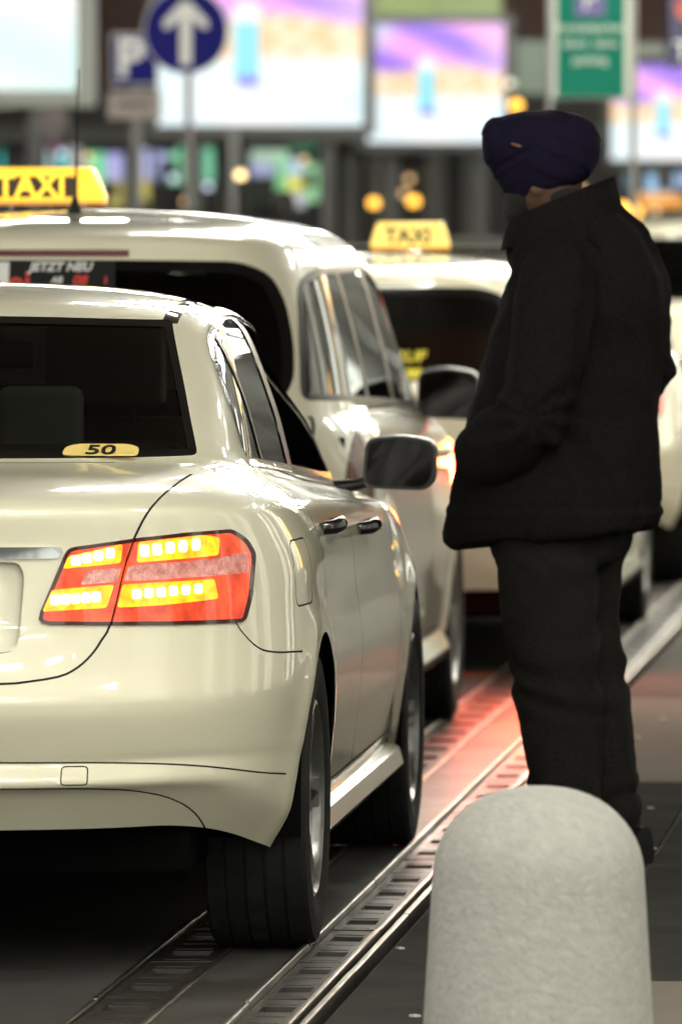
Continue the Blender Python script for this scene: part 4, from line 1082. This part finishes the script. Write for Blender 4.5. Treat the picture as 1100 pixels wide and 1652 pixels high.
c4 = copy_tree(car, skip=('number_sticker',)); c4.location = (-.90, 34.15, 0)
c4['label'] = 'ivory taxi saloon farthest along the kerb, a sliver showing right of the man'
c6 = copy_tree(c2car, skip=('taxi_sign', 'window_sticker', 'roof_aerial')); c6.location = (-.55, 50, 0)
c6['label'] = 'blurred ivory people carrier in the distance, just right of the jacket collar'
c5 = copy_tree(c3car, skip=('window_sticker', 'lettering')); c5.location = (-4.6, 40.5, 0)
for ch in c5.children_recursive:
    if ch.type == 'MESH' and ch.data.materials and ch.data.materials[0] in (BRAKE, BLINK): ch.data = ch.data.copy(); ch.data.materials[0] = LENS_OFF
c5['label'] = 'blurred ivory taxi in the next lane, seen over the roof of the second taxi'

# ------------------------------------------------------------------ the bollard
Y = 14.6; p0 = at(868, 1500, Y); k = Y / F_PX
ztop = at(868, 1268, Y).z; r0 = 193 * k; r1 = 172 * k
prof = [(r0 * 1.01, -.05), (r0 * 1.01, .012)]
zs_ = ztop - 150 * k
for i in range(8): t = i / 7; prof.append((r0 + (r1 - r0) * t, .012 + (zs_ - .012) * t))
for i in range(1, 14):
    t = PI / 2 * i / 14; prof.append((r1 * math.cos(t) ** .86, zs_ + (ztop - zs_) * math.sin(t)))
prof.append((.002, ztop))
CON = mat('bollard_concrete', (.36, .352, .33), .8, var=(42, (.46, .45, .425), .22), bump=(70, .55, .010))
o = MB().lathe(prof, (0, 0, 0), 'z', 72, close_start=False).build('stone_bollard', CON, None, smooth=80); o.location = (p0.x, Y, 0)
tag(o, 'thick round-topped grey concrete bollard in the right foreground', 'bollard')

# ------------------------------------------------------------------ the man
MY = 19.8
def mp(px, py, dy=0.):
    q = at(px, py, MY); return Vector((q.x, MY + dy, q.z))
KM = MY / F_PX
def ring(cx, py, hw, hd, dy=0., n=28, sq=2.3, tilt=0.):
    """oval cross-section: cx, py and half-width in picture units, hd and dy in metres; tilt lifts its right end"""
    c = mp(cx, py, dy); out = []
    for i in range(n):
        a = 2 * PI * i / n; ca, sa = math.cos(a), math.sin(a)
        x = abs(ca) ** (2 / sq) * math.copysign(1, ca) * hw * KM; yv = abs(sa) ** (2 / sq) * math.copysign(1, sa) * hd
        out.append((c.x + x, c.y + yv, c.z + tilt * x))
    return out
CLOTH = mat('wool_black', (.0055, .0047, .0048), .95, spec=.06, bump=(150, .9, .008), var=(110, (.0135, .0118, .0118), .22))
TROU = mat('trouser_black', (.0085, .0080, .0076), .9, spec=.1, bump=(160, .8, .006), var=(110, (.0175, .0165, .0155), .22))
TURB = mat('turban_navy', (.0075, .0058, .017), .92, spec=.08, bump=(500, .5, .003), var=(140, (.0105, .008, .024), .3))
SKIN = mat('skin', (.085, .042, .027), .55, bump=(300, .2, .002)); BEARD = mat('beard_dark', (.006, .005, .005), .8, bump=(250, 1, .006)); SHOE = mat('shoe_leather', (.008, .008, .008), .6, spec=.15)

man = empty('person', (mp(915, 1400).x, MY, 0), label='man in dark turban, black jacket and trousers standing with hand in pocket', cat='person')
def own(o): o.parent = man; o.matrix_parent_inverse = Matrix.Translation(-man.location); return o
# body: one continuous figure under the clothes
b = MB()
b.rings([ring(885, 355, 30, .055, sq=2), ring(880, 330, 52, .075, sq=2), ring(875, 300, 64, .088, sq=2), ring(874, 262, 66, .090, sq=2), ring(878, 225, 55, .075, sq=2), ring(880, 205, 25, .03, sq=2)])
b.rings([ring(900, 470, 48, .07, sq=2), ring(893, 390, 42, .062, sq=2), ring(886, 335, 40, .06, sq=2)])
b.rings([ring(905, 880, 78, .14), ring(912, 800, 84, .15), ring(925, 660, 84, .15), ring(936, 540, 90, .18), ring(938, 450, 80, .17), ring(915, 400, 50, .07)])
for L_, cx, dy in (((880, 890, 905, 912, 916), 0, -.10), ((938, 935, 950, 962, 980), 0, .11)):
    b.rings([ring(x, y, h, h * KM, dy) for x, y, h in zip(L_, (850, 1000, 1110, 1220, 1385), (52, 50, 42, 38, 27))])
b.tube([mp(905, 430, -.17), mp(892, 540, -.22), mp(872, 660, -.24), mp(845, 700, -.21), mp(818, 728, -.17)], [.055, .05, .042, .036, .026], 10)
b.tube([mp(975, 430, .17), mp(1010, 540, .2), mp(1030, 640, .2), mp(970, 700, .18), mp(900, 730, .16)], [.055, .05, .042, .036, .026], 10)
for (hx, hy, hd, sg) in ((815, 735, -.165, -1), (885, 735, .155, 1)):   # hands with fingers, down in the pockets
    b.sphere(mp(hx, hy, hd), (.042, .02, .045), 10)
    for i in range(4): b.tube([mp(hx - 12 + i * 11, hy + 18, hd), mp(hx - 17 + i * 11, hy + 44 + (3 if i in (1, 2) else -4), hd + .005), mp(hx - 15 + i * 11, hy + 60 + (5 if i in (1, 2) else -4), hd + .012)], [.010, .0095, .008], 8)
    b.tube([mp(hx - 18, hy - 5, hd), mp(hx - 34, hy + 14, hd - sg * .01), mp(hx - 36, hy + 30, hd)], [.011, .010, .008], 8)
# nose, brow and ears; the face looks away to the left
b.sphere(mp(812, 292, .07), (.018, .016, .024), 10); b.sphere(mp(828, 268, .06), (.02, .04, .012), 10); b.sphere(mp(868, 296, -.085), (.022, .012, .034), 10); b.sphere(mp(822, 312, .06), (.014, .022, .008), 8)
own(remesh('body', b, SKIN, None, .009, 3))
b = MB(); b.sphere(mp(817, 278, .045), .011, 10); b.sphere(mp(819, 278, .085), .011, 10); own(b.build('eyes', mat('eye_white', (.6, .58, .55), .2), None, smooth=180))
b = MB(); b.sphere(mp(908, 318, 0), (.062, .088, .034), 16); own(b.build('hair', BEARD, None, smooth=180))
b = MB(); b.rings([ring(846, 305, 28, .078, .005, sq=2), ring(840, 326, 29, .077, .005, sq=2), ring(838, 348, 25, .062, .01, sq=2), ring(840, 372, 12, .03, .015, sq=2)])
own(remesh('beard', b, BEARD, None, .007, 3, lambda c, n: .004 * noise.noise(c * 90)))

def folds(scale, amp, stretch=(1, 1, 1), amp2=.0015):
    S = Vector(stretch)
    def f(c, n):
        q = Vector((c.x * S.x, c.y * S.y, c.z * S.z)) * scale
        w1 = noise.noise(q + Vector((noise.noise(c * 5), 0, 0)) * 1.2)
        return amp * (1 - abs(w1) * 2.4) + amp2 * noise.noise(c * 45)
    return f
# jacket: trunk, two sleeves and a turned-up collar, lapped into one cloth skin
b = MB()
J = [(888, 862, 168, .245), (889, 845, 171, .25), (894, 790, 165, .24), (898, 740, 158, .232), (904, 690, 150, .222), (915, 630, 142, .212), (927, 560, 138, .208), (940, 500, 134, .205), (945, 465, 127, .20), (943, 428, 114, .18), (930, 398, 106, .155), (916, 374, 93, .13), (909, 352, 83, .112)]
b.rings([ring(x, y, h, d, 0, 32, 2.5, .10 if y > 800 else (.05 if y > 500 else (.12 if y > 400 else .26))) for x, y, h, d in J])
b.tube([mp(925, 415, -.12), mp(912, 450, -.185), mp(897, 540, -.235), mp(884, 620, -.262), mp(872, 668, -.268), mp(838, 700, -.262), mp(800, 722, -.235), mp(778, 738, -.20)], [.082, .092, .090, .085, .084, .080, .074, .06], 16)
b.tube([mp(965, 412, .12), mp(996, 450, .18), mp(1013, 530, .21), mp(1020, 600, .225), mp(1010, 660, .23), mp(960, 705, .22), mp(900, 730, .20)], [.08, .090, .092, .088, .084, .078, .07], 16)
FJ = folds(6.5, .014, (1, 1, .5))
def jdisp(c, n):
    d = FJ(c, n)
    q = (c - mp(872, 668, -.268))
    r = q.length
    if r < .2:                                       # creases that fan out from the bent elbow
        a = math.atan2(q.z, q.x); d += .010 * (1 - r / .2) * math.sin(a * 9 + r * 40)
    if c.y < MY:                                     # armhole seam and back seam
        xs_ = mp(958, 420).x - .10 * max(0, mp(958, 420).z - c.z) ** .9
        if abs(c.x - xs_) < .011 and c.z > 1.05: d -= .007
    if c.z < .90: d += .0035 * math.sin(c.z * 160) * (c.z > .865)
    return d
jk = own(remesh('jacket', b, CLOTH, None, .0085, 5, jdisp))
b = MB()
out_ = ring(908, 371, 96, .135, 0, 36, 2.1, .33); mid = ring(906, 345, 92, .125, 0, 36, 2.1, .38); top = ring(906, 319, 86, .115, 0, 36, 2.1, .41); inn = ring(906, 322, 76, .102, 0, 36, 2.1, .41); low = ring(906, 364, 70, .10, 0, 36, 2.1, .34)
def tip(r, amt, dz):                                 # the collar point at the front
    c = mp(900, 400); o_ = []
    for v in r:
        t = max(0, (c.x - v[0]) / (100 * KM)); t = t ** 4; o_.append((v[0] - amt * t, v[1], v[2] + dz * t))
    return o_
b.rings([tip(low, 0, 0), tip(out_, .014, -.008), tip(mid, .006, .0), top, inn, tip(low, 0, 0)], False, False)
o = own(b.build('collar', CLOTH, None, smooth=60)); o.parent = jk; o.matrix_parent_inverse = Matrix.Identity(4)
b = MB(); b.tube([mp(822, 640, -.297), mp(808, 690, -.30), mp(786, 745, -.262)], [.006, .008, .006], 8); o = own(b.build('pocket_edge', CLOTH, None, smooth=70)); o.parent = jk; o.matrix_parent_inverse = Matrix.Identity(4)
# trousers
b = MB()
b.rings([ring(905, 900, 100, .165, 0, 28, 2.2), ring(905, 840, 104, .17, 0, 28, 2.2), ring(905, 780, 100, .16, 0, 28, 2.2)])
b.rings([ring(x, y, h, h * KM * 1.08, dy) for x, y, h, dy in ((880, 850, 80, -.085), (884, 920, 79, -.09), (889, 1000, 74, -.095), (900, 1090, 68, -.10), (906, 1150, 63, -.10), (911, 1230, 58, -.10), (916, 1310, 56, -.10), (920, 1388, 58, -.10))])
b.rings([ring(x, y, h, h * KM * 1.08, dy) for x, y, h, dy in ((940, 850, 74, .09), (935, 930, 66, .10), (932, 1000, 58, .105), (943, 1090, 58, .11), (952, 1150, 57, .11), (960, 1230, 55, .115), (972, 1310, 54, .12), (980, 1376, 54, .12))])
FT = folds(7.5, .010, (1, 1, .55))
def trdisp(c, n):
    d = FT(c, n); q = noise.noise(c * 6)
    d += .006 * math.exp(-((c.z - .47) / .09) ** 2) * math.sin(c.z * 75 + q * 5 + c.x * 12)      # knee
    d += .008 * math.exp(-((c.z - .12) / .09) ** 2) * math.sin(c.z * 85 + q * 6 - c.x * 14)      # stacked at the shoe
    d += .006 * math.exp(-((c.z - .78) / .07) ** 2) * math.sin(c.z * 50 - c.x * 26 + q * 4)
    return d
own(remesh('trousers', b, TROU, None, .0085, 4, trdisp))
# shoes
for cx, dy in ((905, -.11), (985, .12)):
    b = MB(); c = mp(cx, 1400, dy); d = Vector((-.80, .60, 0)).normalized(); sd = Vector((.60, .80, 0)); rs = []
    for t, hw_, h in ((-.11, .026, .05), (-.10, .036, .09), (-.04, .042, .095), (.03, .042, .075), (.09, .048, .055), (.15, .044, .045), (.19, .028, .03), (.20, .01, .02)):
        q = c + d * t; rs.append([(q.x + sd.x * hw_ * math.cos(a), q.y + sd.y * hw_ * math.cos(a), max(.002, h * .5 + h * .55 * math.sin(a))) for a in [2 * PI * i / 16 for i in range(16)]])
    own(b.rings(rs).build('shoe', SHOE, None, smooth=60))
# turban: wound cloth with overlapping folds
b = MB(); rs = []
TR = [(322, 860, 22, .035), (316, 869, 46, .07), (303, 876, 64, .095), (288, 880, 77, .108), (270, 877, 87, .12), (252, 874, 95, .128), (236, 873, 97, .13), (216, 873, 95, .126), (199, 874, 86, .116), (187, 878, 66, .10), (180, 882, 40, .06), (177.5, 884, 12, .02)]
b.rings([ring(cx, y, h, d, 0, 40, 2.2, .14 * min(1, max(0, (y - 225) / 60)) - .02) for y, cx, h, d in TR])
b.sphere(mp(803, 225, -.02), (.042, .085, .062), 16)
def tdisp(c, n):
    o_ = mp(872, 245); x, yv, z = c.x - o_.x, c.y - o_.y, c.z - o_.z
    t1 = z * .86 + x * .50 + yv * .15; t2 = z * .86 - x * .45
    s = t1 if x > -.03 else t2
    w1 = (s * 21 + .5 * noise.noise(c * 9)) % 1.0
    return .0036 * (1 - w1) ** 1.5 + .003 * noise.noise(c * 22) - .003 + (-.007 if abs(t2 - .012) < .008 and -.115 < x < -.02 and yv < 0 else 0)
own(remesh('turban', b, TURB, None, .006, 2, tdisp))
b = MB(); q = mp(838, 235, -.132); b.tube([q + Vector((-.012, 0, .004)), q, q + Vector((.012, .002, -.003))], [.003, .0045, .003], 6); own(b.build('turban_underfold', mat('fold_orange', (.16, .075, .05), .9), None, smooth=60))

# a passer-by far behind, seen over the second taxi
PY = 55.0; p = at(455, 312, PY)
pr = empty('person', (p.x, PY, 0), label='blurred dark-haired passer-by far behind, seen over the roof of the second taxi', cat='person')
h = p.z
b = MB()
b.rings([[(rx * math.cos(2 * PI * i / 16) + ox, ry * math.sin(2 * PI * i / 16), z) for i in range(16)] for z, rx, ry, ox in ((.82, .17, .12, 0), (1.0, .17, .12, 0), (h - .55, .20, .13, 0), (h - .36, .22, .12, 0), (h - .30, .16, .10, 0), (h - .26, .06, .06, 0), (h - .20, .06, .07, 0), (h - .12, .08, .095, 0), (h - .05, .075, .09, 0), (h, .02, .03, 0))])
for s in (-1, 1):
    b.tube([(s * .09, 0, .9), (s * .095, .01, .5), (s * .1, 0, .06), (s * .1, -.09, .03)], [.09, .065, .045, .03], 10); b.tube([(s * .19, 0, h - .38), (s * .25, .02, h - .7), (s * .24, -.05, h - .95)], [.055, .045, .03], 10)
remesh('body', b, mat('coat_charcoal', (.035, .033, .036), .9), pr, .014, 4)
b = MB(); b.sphere((0, .012, h - .09), (.098, .115, .12), 14); b.build('hair', mat('hair_dark', (.02, .018, .018), .7), pr, smooth=180)
